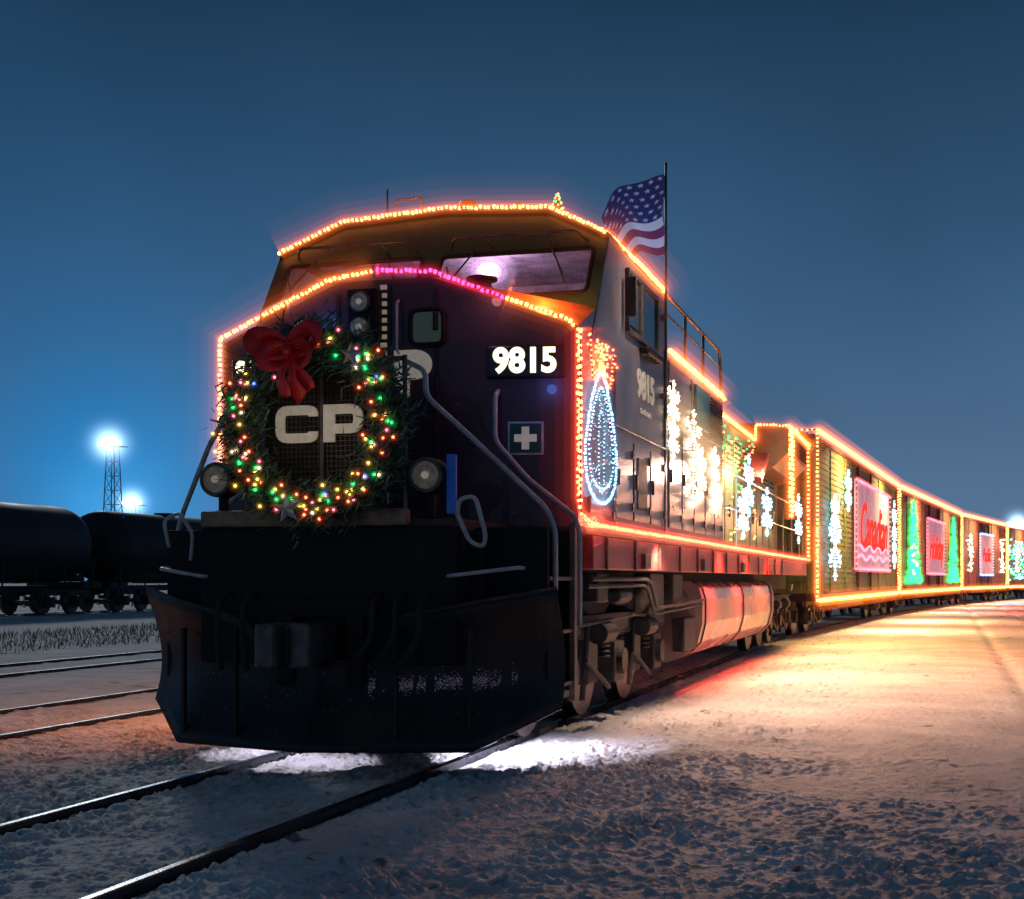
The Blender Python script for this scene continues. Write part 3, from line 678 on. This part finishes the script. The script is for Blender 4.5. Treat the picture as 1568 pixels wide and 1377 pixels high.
def truck(parent,y0,axles,r=.53,xs_=1.12,both=True):
    b=MB(); d=MB(); e=MB()
    for y in axles:
        for s in(1,-1):
            b.cyl((s*.78,y0+y,r),(1,0,0),r,.12,32); b.cyl((s*.70,y0+y,r),(1,0,0),r+.03,.03,32)
            b.cyl((s*.86,y0+y,r),(1,0,0),.16,.10,18)
        b.cyl((0,y0+y,r),(1,0,0),.09,1.6,14)
        for s in((1,-1) if both else (1,)):
            d.box(s*xs_-.10,s*xs_+.10,y0+y-.20,y0+y+.20,r-.18,r+.22); e.cyl((s*(xs_+.12),y0+y,r+.02),(1,0,0),.13,.08,16)
            for q in(-.3,.3):
                for zz in range(5): e.tube([(s*xs_+.07*math.cos(a),y0+y+q+.07*math.sin(a),r+.08+zz*.05) for a in [i*math.pi/5 for i in range(10)]],.014,5,True)
            d.box(s*xs_-.12,s*xs_+.10,y0+y-.42,y0+y+.42,r+.34,r+.44)
    a0,a1=y0+axles[0],y0+axles[-1]
    for s in((1,-1) if both else (1,)):
        x=s*xs_
        d.add([(x-.06,a0-.6,r+.28),(x+.06,a0-.6,r+.28),(x+.06,a1+.6,r+.28),(x-.06,a1+.6,r+.28),(x-.06,a0-.6,r+.50),(x+.06,a0-.6,r+.50),(x+.06,a1+.6,r+.50),(x-.06,a1+.6,r+.50)],BF)
        for i in range(len(axles)-1):
            m=y0+(axles[i]+axles[i+1])/2
            d.box(x-.05,x+.07,m-.18,m+.18,r-.14,r+.34)
            e.cyl((x+.14,m+.1,r+.33),(0,1,0),.10,.42,16); e.tube([(x+.12,m-.45,r+.1),(x+.12,m+.4,r-.2)],.025,6); e.tube([(x+.1,m-.3,r+.4),(x+.1,m-.5,r-.25)],.03,6)
        e.tube(roundpath([(x+.16,a0-.7,r+.55),(x+.16,a0,r+.42),(x+.18,a1,r+.5),(x+.16,a1+.6,r+.7)],.2),.016,6)
        e.tube([(x+.1,a0-.6,r-.05),(x+.1,a0-.6,r+.6)],.03,6)
    b.obj('wheels',M['iron'],parent,bevel=.004); d.obj('truck_frame',M['under'],parent,bevel=.012); e.obj('brake_rigging',M['under'],parent)
truck(L,0,[1.0,2.85,4.7]); truck(L,0,[14.9,16.5,18.1])
b=MB(); b.cyl((1.2,5.7,1.12),(0,1,0),.13,.7,18); b.cyl((1.3,.5,1.18),(0,1,0),.10,.5,18); b.cyl((1.38,2.2,1.2),(0,1,0),.07,.5,18); b.obj('air_reservoirs',M['under'],L,bevel=.02)
b=MB(); b.box(1.28,1.46,3.2,3.9,1.0,1.42); b.box(1.25,1.42,1.2,1.6,1.15,1.42); b.box(1.3,1.44,4.5,5.1,1.1,1.42); b.box(1.25,1.40,5.4,6.2,.5,.9); b.obj('underframe_boxes',M['under'],L,bevel=.02)
b=MB()
for z_,x_ in((1.36,1.5),(1.30,1.47)): b.tube(roundpath([(x_,.7,z_),(x_,3.0,z_),(x_,3.3,z_-.3),(x_,6.2,z_-.25)],.2),.018,6)
b.obj('air_lines',M['under'],L)
pr=[(1.0,.33),(1.22,.40),(1.38,.56),(1.44,.8),(1.44,1.1),(1.40,1.24),(1.3,1.32)]
full=pr+[(-x,z) for x,z in reversed(pr)]; n=len(full)
v=[(x,6.3,z) for x,z in full]+[(x,13.8,z) for x,z in full]
mo('fuel_tank',v,[(i,(i+1)%n,n+(i+1)%n,n+i) for i in range(n)]+[tuple(range(n)),tuple(range(2*n-1,n-1,-1))],M['tank'],L,bevel=.015)
b=MB(); 
for y in(6.6,10,13.5):
    b.tube([(x+.006 if x>0 else x,y,z) for x,z in pr],.012,6)
b.obj('tank_straps',M['under'],L)

# ------------------------------------------------------------ locomotive light strings
S=empty('string_lights')
def nf(x,z): return (x,nyp(x)-.03,z)
string('nose_outline_left',[[nf(-1.57,2.3),nf(-1.57,3.38),nf(-.50,3.78),nf(-.10,3.83)]],'orange',S)
string('nose_outline_centre',[[nf(-.06,3.83),nf(.40,3.80),nf(.98,3.58)]],'magenta',S,hz=((.03,6),(.055,1.3),(.09,.3)))
string('nose_outline_right',[[nf(1.0,3.57),nf(1.48,3.40),nf(1.54,3.34)]],'orange',S)
string('nose_corner',[[(1.56,.07,3.32),(1.56,.07,2.0),(1.58,.10,1.86),(1.61,.3,1.80)]],'red',S,r=.020,sp=.05,k=1.1)
string('nose_corner_core',[[(1.58,.05,3.30),(1.58,.05,1.95)]],'orange',S,sp=.055,hz=None)
roofp=[(x*.985,cfy(roofz(x))-.07,roofz(x)+.035) for x in(-1.55,-1.0,-.5,0,.5,1.0,1.55)]
string('cab_roof_outline',[roofp+[(1.57,2.3,4.33),(1.57,3.40,4.33)]],'orange',S)
string('body_roof_line',[[(1.57,3.66,3.76),(1.57,7.2,3.76),],[(.95,7.4,4.02),(.95,15.1,4.02),(.95,15.15,4.32),(1.58,15.15,4.28),(1.6,18.9,4.28)]],'orange',S,r=.026,sp=.06,k=1.3,hz=HZ[:4])
string('deck_line',[[(1.60,.4,1.80),(1.61,19.0,1.78)]],'red',S,r=.017,sp=.050,hz=((.028,10),(.055,1.8),(.10,.35)))
string('left_side_lines',[[(-1.60,.4,1.80),(-1.61,19.0,1.78)],[(-1.57,1.2,4.33),(-1.57,3.40,4.33)]],'orange',S,r=.02,sp=.1,hz=((.04,6),(.09,.5)))
string('radiator_post',[[(1.6,15.3,4.2),(1.6,15.3,2.5)],[(1.6,15.6,4.2),(1.6,15.6,2.6)]],'orange',S,r=.045,sp=.09,k=2.6,hz=HZ[:3])
string('rear_post',[[(1.6,18.9,4.2),(1.6,18.9,1.8)]],'orange',S,r=.03,sp=.09,k=2,hz=HZ[:3])
def sidep(y,z,x=1.585): return (x,y,z)
def drop(sc):
    out=[]
    for a in np.linspace(0,2*math.pi,44,endpoint=False):
        z=math.cos(a); wd=math.sin(a)*(1-.45*z)*.48
        out.append(sidep(.70+wd*sc,2.53+z*.54*sc))
    return out
string('ornament_outline',[drop(1.0)],'ice',S,r=.013,sp=.028,hz=((.025,3.0),(.05,.5)),closed=True)
string('ornament_inner',[drop(.78)],'ice',S,r=.010,sp=.04,hz=((.02,1.5),),closed=True)
string('ornament_candle',[[sidep(.62,2.12),sidep(.60,2.66),sidep(.70,2.78),sidep(.80,2.66),sidep(.78,2.12)],[sidep(.45,2.16),sidep(.70,2.08),sidep(.98,2.16)]],'ice',S,r=.007,sp=.035,hz=((.03,.6),))
fi=[]
for i in range(150):
    z=random.uniform(-.9,.8); wm=(1-z*z)**.5*(1-.45*z)*.42; fi.append(sidep(.70+random.uniform(-wm,wm),2.53+z*.52,1.575))
dots('ornament_fill',fi[:100],'ice',S,.0045); dots('ornament_fill_pink',fi[100:],'pink',S,.0045)
pts=[sidep(.72+random.gauss(0,.17),3.18+random.uniform(-.15,.15)) for i in range(70)]
dots('ornament_flame_red',pts,'red',S,.013,(.05,2.0)); dots('ornament_flame_yellow',[sidep(.72+random.gauss(0,.08),3.14+random.uniform(-.1,.1)) for i in range(18)],'yellow',S,.012,(.04,1.2))
string('ornament_cap',[[sidep(.34,3.28),sidep(.42,2.98),sidep(.70,3.06),sidep(1.0,2.98),sidep(1.12,3.28)]],'red',S,r=.012,sp=.04,hz=((.025,4),(.05,.6)))
def flake(cy,cz,ry,rz,x=1.585,arms=6,n=9):
    out=[]
    for k in range(arms):
        a=math.pi/2+k*2*math.pi/arms
        for i in range(n):
            t_=i/(n-1); out.append((x,cy+ry*t_*math.cos(a),cz+rz*t_*math.sin(a)))
        for bt in(.45,.75):
            for s in(1,-1):
                for q in(.5,1):
                    aa_=a+s*.9; out.append((x,cy+ry*(bt*math.cos(a)+.24*q*math.cos(aa_)),cz+rz*(bt*math.sin(a)+.24*q*math.sin(aa_))))
    return out
F=flake(3.8,3.22,.34,.24)+flake(3.8,2.86,.3,.22)
F+=flake(5.0,2.98,.55,.32)+flake(4.95,2.46,.6,.28)+flake(5.55,2.62,.3,.3)
F+=flake(6.5,2.78,.35,.24)+flake(6.5,2.38,.3,.18)
dots('snowflake_white',F,'white',S,.0125,None)
for i,(y,z,r_) in enumerate([(3.8,3.05,.34),(5.0,2.75,.5),(6.5,2.6,.36)]):
    for q,(rr_,ss_) in enumerate(((1,.25),(.75,.35),(.5,.5))): uvsphere('snowflake_haze',(1.6,y,z),r_*rr_,gl('white',ss_),S,20,1.1)  # glowing shells added as bloom over the snowflakes
F=flake(9.6,2.75,.5,.45)+flake(9.0,2.3,.5,.35)+flake(12.3,2.5,.7,.4,x=1.52)+flake(17.2,2.6,.7,.5,x=1.56)
dots('snowflake_ice',F,'ice',S,.022)
dots('hood_green',[(.99,random.uniform(8,14.5),random.uniform(2.9,3.9)) for i in range(70)],'green',S,.02)
dots('hood_yellow',[(.99,random.uniform(10,15),random.uniform(2.0,3.6)) for i in range(30)],'yellow',S,.02)
dots('hood_red',[(.99,random.uniform(10,15),random.uniform(2.4,3.9)) for i in range(40)],'red',S,.02)

# ------------------------------------------------------------ wreath
W=empty('christmas_wreath'); WC=Vector((0,-1.32,2.45)); RM=.585
for nm,mt,N in(('foliage',M['needle'],9500),('foliage_dark',M['needle2'],6000)):
    v=[];f=[]
    for i in range(N):
        a=random.uniform(0,2*math.pi); ph=random.uniform(0,2*math.pi); clump=.85+.35*math.sin(a*9+1)*math.sin(a*23)+.2*random.random()
        rr=abs(random.gauss(0,.074))*clump
        base=Vector(((RM+rr*math.cos(ph))*math.cos(a),rr*math.sin(ph)*.9,(RM+rr*math.cos(ph))*math.sin(a)))+WC
        out=Vector((math.cos(ph)*math.cos(a),math.sin(ph),math.cos(ph)*math.sin(a)))
        tang=Vector((-math.sin(a),0,math.cos(a)))
        d=(out*random.uniform(.3,.8)+tang*random.uniform(-.9,.9)+Vector((random.uniform(-.3,.3),)*3)).normalized()
        ln=random.uniform(.04,.10); wv=d.cross(Vector((random.random(),random.random(),random.random()))).normalized()*.0085
        n=len(v); v+=[base-wv,base+wv,base+d*ln+wv*.4,base+d*ln-wv*.4]; f.append((n,n+1,n+2,n+3))
    mo(nm,v,f,mt,W)
b=MB(); b.tube([(WC.x+RM*math.cos(a),WC.y,WC.z+RM*math.sin(a)) for a in [i*math.pi/24 for i in range(48)]],.055,8,True); b.obj('core_ring',M['needle2'],W)
cols=['red','green','yellow','blue','white','pink']; L_={k:[] for k in cols}
for i in range(150):
    a=random.uniform(0,2*math.pi)
    if 1.35<a<2.15 and random.random()<.8: continue
    rr=random.gauss(-.02,.06); c_=random.choices(cols,[4,3.2,3.2,1.0,1.6,2.4])[0]
    L_[c_].append((WC.x+(RM+rr)*math.cos(a),WC.y-random.uniform(.07,.14),WC.z+(RM+rr)*math.sin(a)))
for k in cols: dots('bulbs_'+k,L_[k],k,W,.0115,(.030,6))
for k in('red','green','yellow'):
    b=MB()
    for q in L_[k]: b.ico(q,.06)
    b.obj('bulbs_%s_haze_wide'%k,gl(k,.35),W)  # wider bloom added around the wreath bulbs
def star(name,c,r,m,parent,rot=0):
    v=[]
    for i in range(10):
        a=math.pi/2+i*math.pi/5+rot; q=r if i%2==0 else r*.42; v.append((c[0]+q*math.cos(a),c[1],c[2]+q*math.sin(a)))
    v+=[(c[0],c[1]-.03,c[2]),(c[0],c[1]+.02,c[2])]
    mo(name,v,[(i,(i+1)%10,10) for i in range(10)]+[((i+1)%10,i,11) for i in range(10)],m,parent)
star('star_bottom',(WC.x-.11,WC.y-.20,WC.z-.60),.11,M['silver'],W,.15); star('star_top',(WC.x+.36,WC.y-.18,WC.z+.46),.09,M['silver'],W,-.1)
BC=Vector((-.09,-1.52,2.95))
def ribbon(name,path,wd):
    v=[];f=[]
    for i,p in enumerate(path):
        p=Vector(p); w_=wd[i] if isinstance(wd,list) else wd
        d=(Vector(path[min(i+1,len(path)-1)])-Vector(path[max(i-1,0)])).normalized(); s_=d.cross(Vector((0,-1,0)))
        s_=(s_*.75+Vector((0,.5,0))).normalized() if s_.length>.01 else Vector((0,0,1))
        v+=[p-s_*w_,p+s_*w_]
    for i in range(len(path)-1): f.append((2*i,2*i+1,2*i+3,2*i+2))
    mo(name,v,f,M['bow'],W,solid=.004,smooth=True)
for k,(sx,sz,ll) in enumerate([(-1,.30,.26),(1,.50,.26),(-.8,-.35,.17),(.9,-.3,.17)]):
    dv=Vector((sx,0,sz)).normalized(); pv=Vector((-dv.z,0,dv.x)); pth=[];wd=[]
    for i in range(17):
        t_=i/16*2*math.pi; pth.append(tuple(BC+dv*ll*(1-math.cos(t_))/2+pv*.07*math.sin(t_)+Vector((0,-.05*(1-math.cos(t_))/2*1.2,0)))); wd.append(.025+.045*(1-math.cos(t_))/2)
    ribbon('bow_loop_%d'%(k+1),pth,wd)
for k,(x1,z1) in enumerate([(.09,-.34),(-.05,-.32),(.15,-.28)]):
    pth=[tuple(BC+Vector((x1*t_+.02*math.sin(t_*7+k),-.04*math.sin(t_*3),z1*t_))) for t_ in [i/10 for i in range(11)]]
    ribbon('bow_tail_%d'%(k+1),pth,[.030+.055*i/10 for i in range(11)])
uvsphere('bow_knot',tuple(BC+Vector((0,-.04,0))),.04,M['bow'],W,16)

# ------------------------------------------------------------ flag
FL=empty('american_flag',(1.60,3.3,0))
tube('flag_pole',[(0,0,3.0),(0,0,5.62)],.014,M['iron'],FL)
b=MB(); b.box(-.05,0,-.03,.03,3.2,3.26); b.box(-.05,0,-.03,.03,4.0,4.06); b.obj('pole_brackets',M['iron'],FL)
nu,nv=170,150; FWd,FH=.78,.80; v=[];cs=[]
for i in range(nu+1):
    u=i/nu
    for j in range(nv+1):
        q=j/nv
        x=-.02-FWd*u+.05*u*u; y=.12*math.sin(u*8+q*2.0)*u**.5+.15*u
        ztop=5.50-.05*u-.27*u**3.2-.015*math.sin(u*7)
        z=ztop-FH*q*(1-.14*u)+.025*math.sin(u*9+q*3)
        x+=.14*q*u**.5*1+.02*math.sin(q*9)
        v.append((x,y,z))
        st=int(q*9)%2
        col=(.16,.04,.16) if st==0 else (.60,.74,.95)
        if q<.56:
            col=(.02,.04,.20)
            gu=u*7; gv=q/.56*6; off=.5*(int(gv)%2); fu=((gu+off)%1)-.5; fv=(gv%1)-.5
            rr=math.hypot(fu,fv); an=math.atan2(fv,fu)+math.pi/2
            if rr<.16+.12*math.cos(5*an): col=(.7,.72,.85)
        cs+=[*col,1]
f=[(i*(nv+1)+j,(i+1)*(nv+1)+j,(i+1)*(nv+1)+j+1,i*(nv+1)+j+1) for i in range(nu) for j in range(nv)]
fm=bpy.data.materials.new('flag_cloth'); fm.use_nodes=True; t=fm.node_tree; bb=t.nodes['Principled BSDF']; ca=t.nodes.new('ShaderNodeVertexColor'); ca.layer_name='flag'
t.links.new(ca.outputs['Color'],bb.inputs['Base Color']); bb.inputs['Roughness'].default_value=.8
tr=t.nodes.new('ShaderNodeBsdfTranslucent'); t.links.new(ca.outputs['Color'],tr.inputs[0]); ms=t.nodes.new('ShaderNodeMixShader'); ms.inputs[0].default_value=.4
t.links.new(bb.outputs[0],ms.inputs[1]); t.links.new(tr.outputs[0],ms.inputs[2]); t.links.new(ms.outputs[0],t.nodes['Material Output'].inputs['Surface'])
fo=mo('cloth',v,f,fm,FL,smooth=True); ca=fo.data.color_attributes.new('flag','FLOAT_COLOR','POINT'); ca.data.foreach_set('color',cs)
lamp('SPOT','flag_lamp',(1.3,2.3,4.45),120,(.5,.68,1),L,target=(1.22,3.35,5.15),angle=85)  # unseen fill spot added to brighten the flag

# ------------------------------------------------------------ freight cars
M['carG']=mat('boxcar_green_brown',(.24,.19,.07),.5,.1,.5,1.0,.1,20,col2=(.09,.17,.055))
M['carR']=mat('boxcar_maroon',(.20,.06,.045),.5,.1,.5,1.0,.1,20)
M['signP']=mat('banner_panel',(.45,.30,.34),.6,0,.5,1.2,emis=(.72,.30,.42),es=.50)
sidepts=[(1.49,21),(2.9,40.4),(5.62,63),(8.8,78.8),(13.5,97),(19.5,115),(28,134)]
def freight(k,a,b_,body,style):
    a=Vector(a); b_=Vector(b_); d=b_-a; LN=d.length-.7; rz=-math.atan2(d.x,d.y)
    E=empty('decorated_boxcar',(a.x,a.y,0),rz)
    Wd=3.0; z0,z1=.98,4.80
    pr=[(-Wd,z0),(-Wd,z1-.1),(-Wd+.2,z1),(-Wd/2,z1+.1),(-.2,z1),(0,z1-.1),(0,z0)]; n=len(pr)
    v=[(x,0,z) for x,z in pr]+[(x,LN,z) for x,z in pr]
    mo('body',v,[(i,(i+1)%n,n+(i+1)%n,n+i) for i in range(n)]+[tuple(range(n)),tuple(range(2*n-1,n-1,-1))],body,E,bevel=.02)
    q=MB(); m_=int(LN/2.4)
    for i in range(m_+1):
        y=.06+(LN-.16)*i/m_; q.box(-.005,.04,y,y+.07,z0+.05,z1-.15)
    for i in range(5): q.box(-Wd+.2+i*.62,-Wd+.28+i*.62,-.05,.005,z0+.1,z1-.1)
    q.obj('ribs',body,E,bevel=.008)
    q=MB()
    for i in range(26): q.box(-.002,.018,.1,LN-.1,z0+.15+i*.14,z0+.20+i*.14)
    q.obj('side_corrugation',body,E)
    q=MB(); q.box(-.06,.07,0,LN,z1-.14,z1-.04); q.box(-.06,.08,0,LN,z0-.14,z0+.04); q.box(-Wd,.05,-.02,.12,z0-.14,z0+.04)
    q.box(.0,.085,LN*.42,LN*.42+.1,z0,z1-.1); q.box(.0,.085,LN*.58,LN*.58+.1,z0,z1-.1); q.obj('chords_and_door_posts',M['maroon_d'],E,bevel=.01)
    q=MB()
    for i in range(9): q.tube([(-.55,-.07,z0+.3+i*.4),(-.1,-.07,z0+.3+i*.4)],.014,6)
    q.tube([(-.55,-.07,z0),(-.55,-.07,z1)],.014,6); q.tube([(-.1,-.07,z0),(-.1,-.07,z1)],.014,6)
    q.box(-1.7,-1.3,-.5,0,.75,1.0); q.box(-1.65,-1.35,LN,LN+.4,.75,1.0); q.obj('end_ladder_and_coupler',M['iron'],E)
    q=MB(); q.box(-2.2,-.8,.3,LN-.3,.7,1.0); q.box(-2.6,-.35,LN*.35,LN*.65,.55,.95); q.obj('underframe',M['black'],E,bevel=.02)
    tE=empty('trucks',(-Wd/2,0,0)); tE.parent=E
    truck(tE,2.2,[-.9,.9],.44); truck(tE,LN-2.2,[-.9,.9],.44)
    rr=.034+.006*k
    string('outline',[[(.13,.0,z0-.12),(.13,.0,z1+.05),(.13,LN,z1+.05),(.13,LN,z0-.12),(.13,.0,z0-.12)]],'orange',E,r=rr,sp=.10,hz=((.07+.01*k,8),(.15,1.0),(.28,.18)) if k<3 else ((.1,5),(.2,.5)))
    if k==0: string('front_edge',[[(.13,.0,z1+.05),(-1.5,-.08,z1+.12),(-2.95,-.05,z1+.05)],[(.13,-.05,.95),(.13,-.05,2.6)]],'orange',E,r=.03,sp=.12,hz=((.08,3),(.15,.5)))
    c0,c1=(LN*.36,LN*.84) if style==0 else (LN*.36,LN*.66)
    zb0,zb1=(1.65,4.2) if style==0 else (1.6,4.0)
    q=MB(); q.box(.09,.115,c0,c1,zb0,zb1); q.obj('banner',M['signP'],E,bevel=.02)
    string('banner_outline',[[(.15,c0,zb0),(.15,c1,zb0),(.15,c1,zb1),(.15,c0,zb1),(.15,c0,zb0)]],'pink' if style!=2 else 'ice',E,r=.03,sp=.17,hz=((.08,2.0),))
    body_=['Canadian','Holiday','Pacific','Holiday','Train','Train'][k]
    sz_=(c1-c0)/len(body_)/.58
    text('banner_text',body_,(.135,(c0+c1)/2,(zb0+zb1)/2-.05),R_S,sz_,emat('neon_red_%d'%k,(1,.035,.02),1.7),E,bold=.008*sz_,shear=.35,extrude=.01)
    if style==0:
        q=MB()
        for w_ in range(2): q.tube([(.15,c0+.6+(c1-c0-1.2)*i/24,zb0+.35+.28*w_+.08*math.sin(i*.9+w_)) for i in range(25)],.035,6)
        q.obj('banner_flourish',BUL['ice'] if False else BUL['pink'],E)
    x=.16
    if style==0:
        dots('snowflakes',flake(LN*.14,2.2,1.1,.85,x=x,n=12)+flake(LN*.14,3.0,.7,.5,x=x)+flake(LN*.27,3.75,.6,.55,x=x)+flake(LN*.91,3.3,.7,.85,x=x)+flake(LN*.91,2.3,.6,.55,x=x),'ice',E,.034)
    elif style==1:
        P=[]
        for cy in(LN*.16,LN*.82):
            for i in range(210):
                u=random.random()**1.4; ww=2.4*(1-u)*(1-.35*((u*4)%1))+.15; P.append((x,cy+random.uniform(-1,1)*ww,1.25+3.2*u))
        dots('light_trees',P,'green',E,.055,(.18,1.4))
        dots('small_baubles',[(x+.03,LN*.16+random.gauss(0,.6),random.uniform(1.4,3.0)) for i in range(12)],'white',E,.05,(.1,1))
    else:
        P=[]
        for cy in(LN*.15,LN*.88):
            for i in range(60): P.append((x,cy+random.gauss(0,.35),random.uniform(1.8,3.9)))
        dots('ornaments',P,'white',E,.05,(.13,.9)) 
        if k==3: dots('green_ornaments',[(x,LN*random.uniform(.05,.5),random.uniform(1.4,3.8)) for i in range(140)],'green',E,.06); dots('ice_ornaments',[(x,LN*random.uniform(.0,.4),random.uniform(1.3,4)) for i in range(100)],'ice',E,.06)
    return E,LN
carE=[]
for k,st in enumerate([0,1,2,2,1,0]):
    carE.append(freight(k,sidepts[k],sidepts[k+1],M['carG'] if k==0 else M['carR'],st))

for y,p,c_ in [(5.0,420,(1,.56,.42)),(9.5,1150,(1,.44,.26)),(14,1650,(1,.36,.17)),(18,1500,(1,.34,.14)),(20.6,700,(1,.60,.15))]:
    lamp('SPOT','side_string_light',(1.72,y,2.6),p,c_,S,target=(6,y-2.2,0),radius=.12,angle=165)  # unseen spots added to spread the strings' light over the snow
for y in(2,7): lamp('SPOT','left_string_light',(-1.75,y,1.9),230,(1,.30,.10),S,target=(-5,y-1,0),radius=.1,angle=150)  # unseen spots added for orange light on the left-hand snow
for (E,LN),cc in zip(carE[:4],[(1,.34,.13),(1,.04,.12),(1,.06,.25),(.3,1,.5)]):
    for q in(.3,.75): lamp('SPOT','outline_light',(.3,LN*q,1.6),2300,cc,E,target=(6,LN*q,-1),radius=.12,angle=160)  # unseen spots added to wash the snow beside each car
    for q in(.25,.75): lamp('SPOT','side_wash',(1.4,LN*q,4.9),2000,(1,.62,.25),E,target=(0,LN*q,2.0),radius=.1,angle=150)  # unseen spots added clear of the car to brighten its side
lamp('SPOT','roof_string_light',(2.2,1.9,4.5),85,(1,.70,.58),S,target=(1.5,1.9,2.6),radius=.1,angle=120)  # unseen spots added, floating off the body to brighten its side
lamp('SPOT','roof_string_light',(2.2,5.2,4.3),95,(1,.68,.50),S,target=(1.5,5.2,2.4),radius=.1,angle=120)
lamp('POINT','hood_string_light',(1.5,9,3.7),150,(.6,1,.5),S,radius=.05); lamp('POINT','hood_string_light',(1.5,12.6,3.2),130,(1,.75,.4),S,radius=.05)  # unseen point lamps added to brighten the hood
lamp('POINT','hood_string_light',(1.5,8,2.2),60,(.9,.9,.8),S,radius=.05)
lamp('SPOT','deck_string_light',(1.75,3.0,1.7),75,(1,.66,.48),S,target=(1.2,3.2,.2),radius=.05,angle=140)
for y in(7.0,9.5,12.0): lamp('SPOT','deck_string_light',(1.82,y,1.74),170,(1,.07,.04),S,target=(1.42,y,1.0),radius=.05,angle=120)  # unseen red spots added under the deck string to tint the tank
lamp('POINT','nose_string_light',(-.6,.35,3.98),9,(1,.28,.05),S,radius=.04); lamp('POINT','nose_string_light',(1.25,.30,3.72),12,(1,.28,.05),S,radius=.04)  # unseen point lamps added to boost the nose strings
lamp('POINT','nose_front_glow',(.9,-.45,3.65),2.0,(1,.34,.36),S,radius=.04)
lamp('POINT','nose_blue_glow',(1.35,-.25,2.9),1.5,(.12,.25,1),S,radius=.04); lamp('POINT','nose_blue_glow',(-.7,-.35,3.5),1.6,(.10,.28,1),S,radius=.04)
lamp('POINT','wreath_glow',(0,-1.85,2.45),2.2,(1,.74,.45),W,radius=.3)
lamp('SPOT','step_light',(1.02,-.12,.46),50,(.84,.78,1),L,target=(1.08,.0,-.1),radius=.02,angle=122,blend=.22)
lamp('SPOT','step_light',(1.25,.55,.46),30,(.84,.78,1),L,target=(1.3,.7,-.1),radius=.02,angle=116,blend=.25)
lamp('SPOT','step_light',(-.30,-.75,.5),16,(.84,.78,1),L,target=(-.34,-.70,-.1),radius=.02,angle=92,blend=.25)
lamp('SPOT','step_light',(-.95,-.30,.45),16,(.84,.78,1),L,target=(-.95,-.3,-.1),radius=.02,angle=100,blend=.3)

# ------------------------------------------------------------ tank cars in the yard
M['tc']=mat('tank_car_black',(.012,.010,.010),.55,.1,.4,1)
def tankcar(y0,LN=15,x=-30,col='tc'):
    E=empty('tank_car',(x,y0,0)); v=[];f=[];n=28; st=[(0,.001),(.05,.75),(.2,1.15),(.5,1.42),(.9,1.52),(LN-.9,1.52),(LN-.5,1.42),(LN-.2,1.15),(LN-.05,.75),(LN,0.001)]
    for y,r in st:
        for i in range(n): a=2*math.pi*i/n; v.append((r*math.cos(a),y,2.75+r*math.sin(a)))
    for i in range(len(st)-1):
        for k in range(n): f.append((i*n+k,i*n+(k+1)%n,(i+1)*n+(k+1)%n,(i+1)*n+k))
    mo('tank',v,f,M[col],E,smooth=True)
    q=MB(); q.cyl((0,LN/2,4.2),(0,0,1),.45,.35,20); q.box(-1.3,1.3,-.3,.9,1.0,1.25); q.box(-1.3,1.3,LN-.9,LN+.3,1.0,1.25); q.box(-.35,.35,-.6,LN+.6,.85,1.1)
    for i in range(7): q.box(1.30,1.34,.3+i*(LN-.6)/6,.36+i*(LN-.6)/6,1.1,2.0)
    q.tube([(1.34,.3,2.0),(1.34,LN-.3,2.0)],.03); q.obj('fittings',M[col],E)
    tE=empty('trucks'); tE.parent=E; truck(tE,1.8,[-.85,.85],.44); truck(tE,LN-1.8,[-.85,.85],.44)
for i,y in enumerate([13,25.4,37.8,50.2,62.6,75,87.4]): tankcar(y,11.2)

# ------------------------------------------------------------ floodlight towers
def tower(x,y,h,hz=1.0,heads=3):
    E=empty('floodlight_tower',(x,y,0)); q=MB(); wb,wt=1.1,.5
    for sx in(-1,1):
        for sy in(-1,1): q.tube([(sx*wb,sy*wb,GZ-.2),(sx*wt,sy*wt,h)],.07,6)
    nlev=int(h/1.6)
    for i in range(nlev):
        t0=i/nlev;t1=(i+1)/nlev; w0=wb+(wt-wb)*t0; w1=wb+(wt-wb)*t1
        for a_,b_ in(((-1,-1),(1,-1)),((1,-1),(1,1)),((1,1),(-1,1)),((-1,1),(-1,-1))):
            q.tube([(a_[0]*w0,a_[1]*w0,h*t0),(b_[0]*w1,b_[1]*w1,h*t1)],.035,5); q.tube([(a_[0]*w1,a_[1]*w1,h*t1),(b_[0]*w1,b_[1]*w1,h*t1)],.03,5)
    q.box(-1.6,1.6,-.8,.8,h,h+.12); q.obj('lattice_mast',mat('galvanised',(.22,.28,.34),.5,.3),E)
    q=MB()
    for i in range(heads): q.box(-1.2+i*2.4/(heads-1)-.3,-1.2+i*2.4/(heads-1)+.3,-.9,-.5,h+.15,h+.65)
    q.obj('lamp_heads',emat('floodlight',(.9,.96,1),30),E,bevel=.05)
    R_=7*hz; uvsphere('lamp_haze',(0,0,0),R_,rmat('haze_lamp',(.45,.72,1),3.4/hz,R_,9),E,32,loc=(0,-.7,h+.4))  # glowing sphere added as bloom around the lamp heads
tower(-93.3,130.7,17.5,1.0); tower(-114.5,166.6,12.6,1.0); tower(16.6,199,9.4,.8)
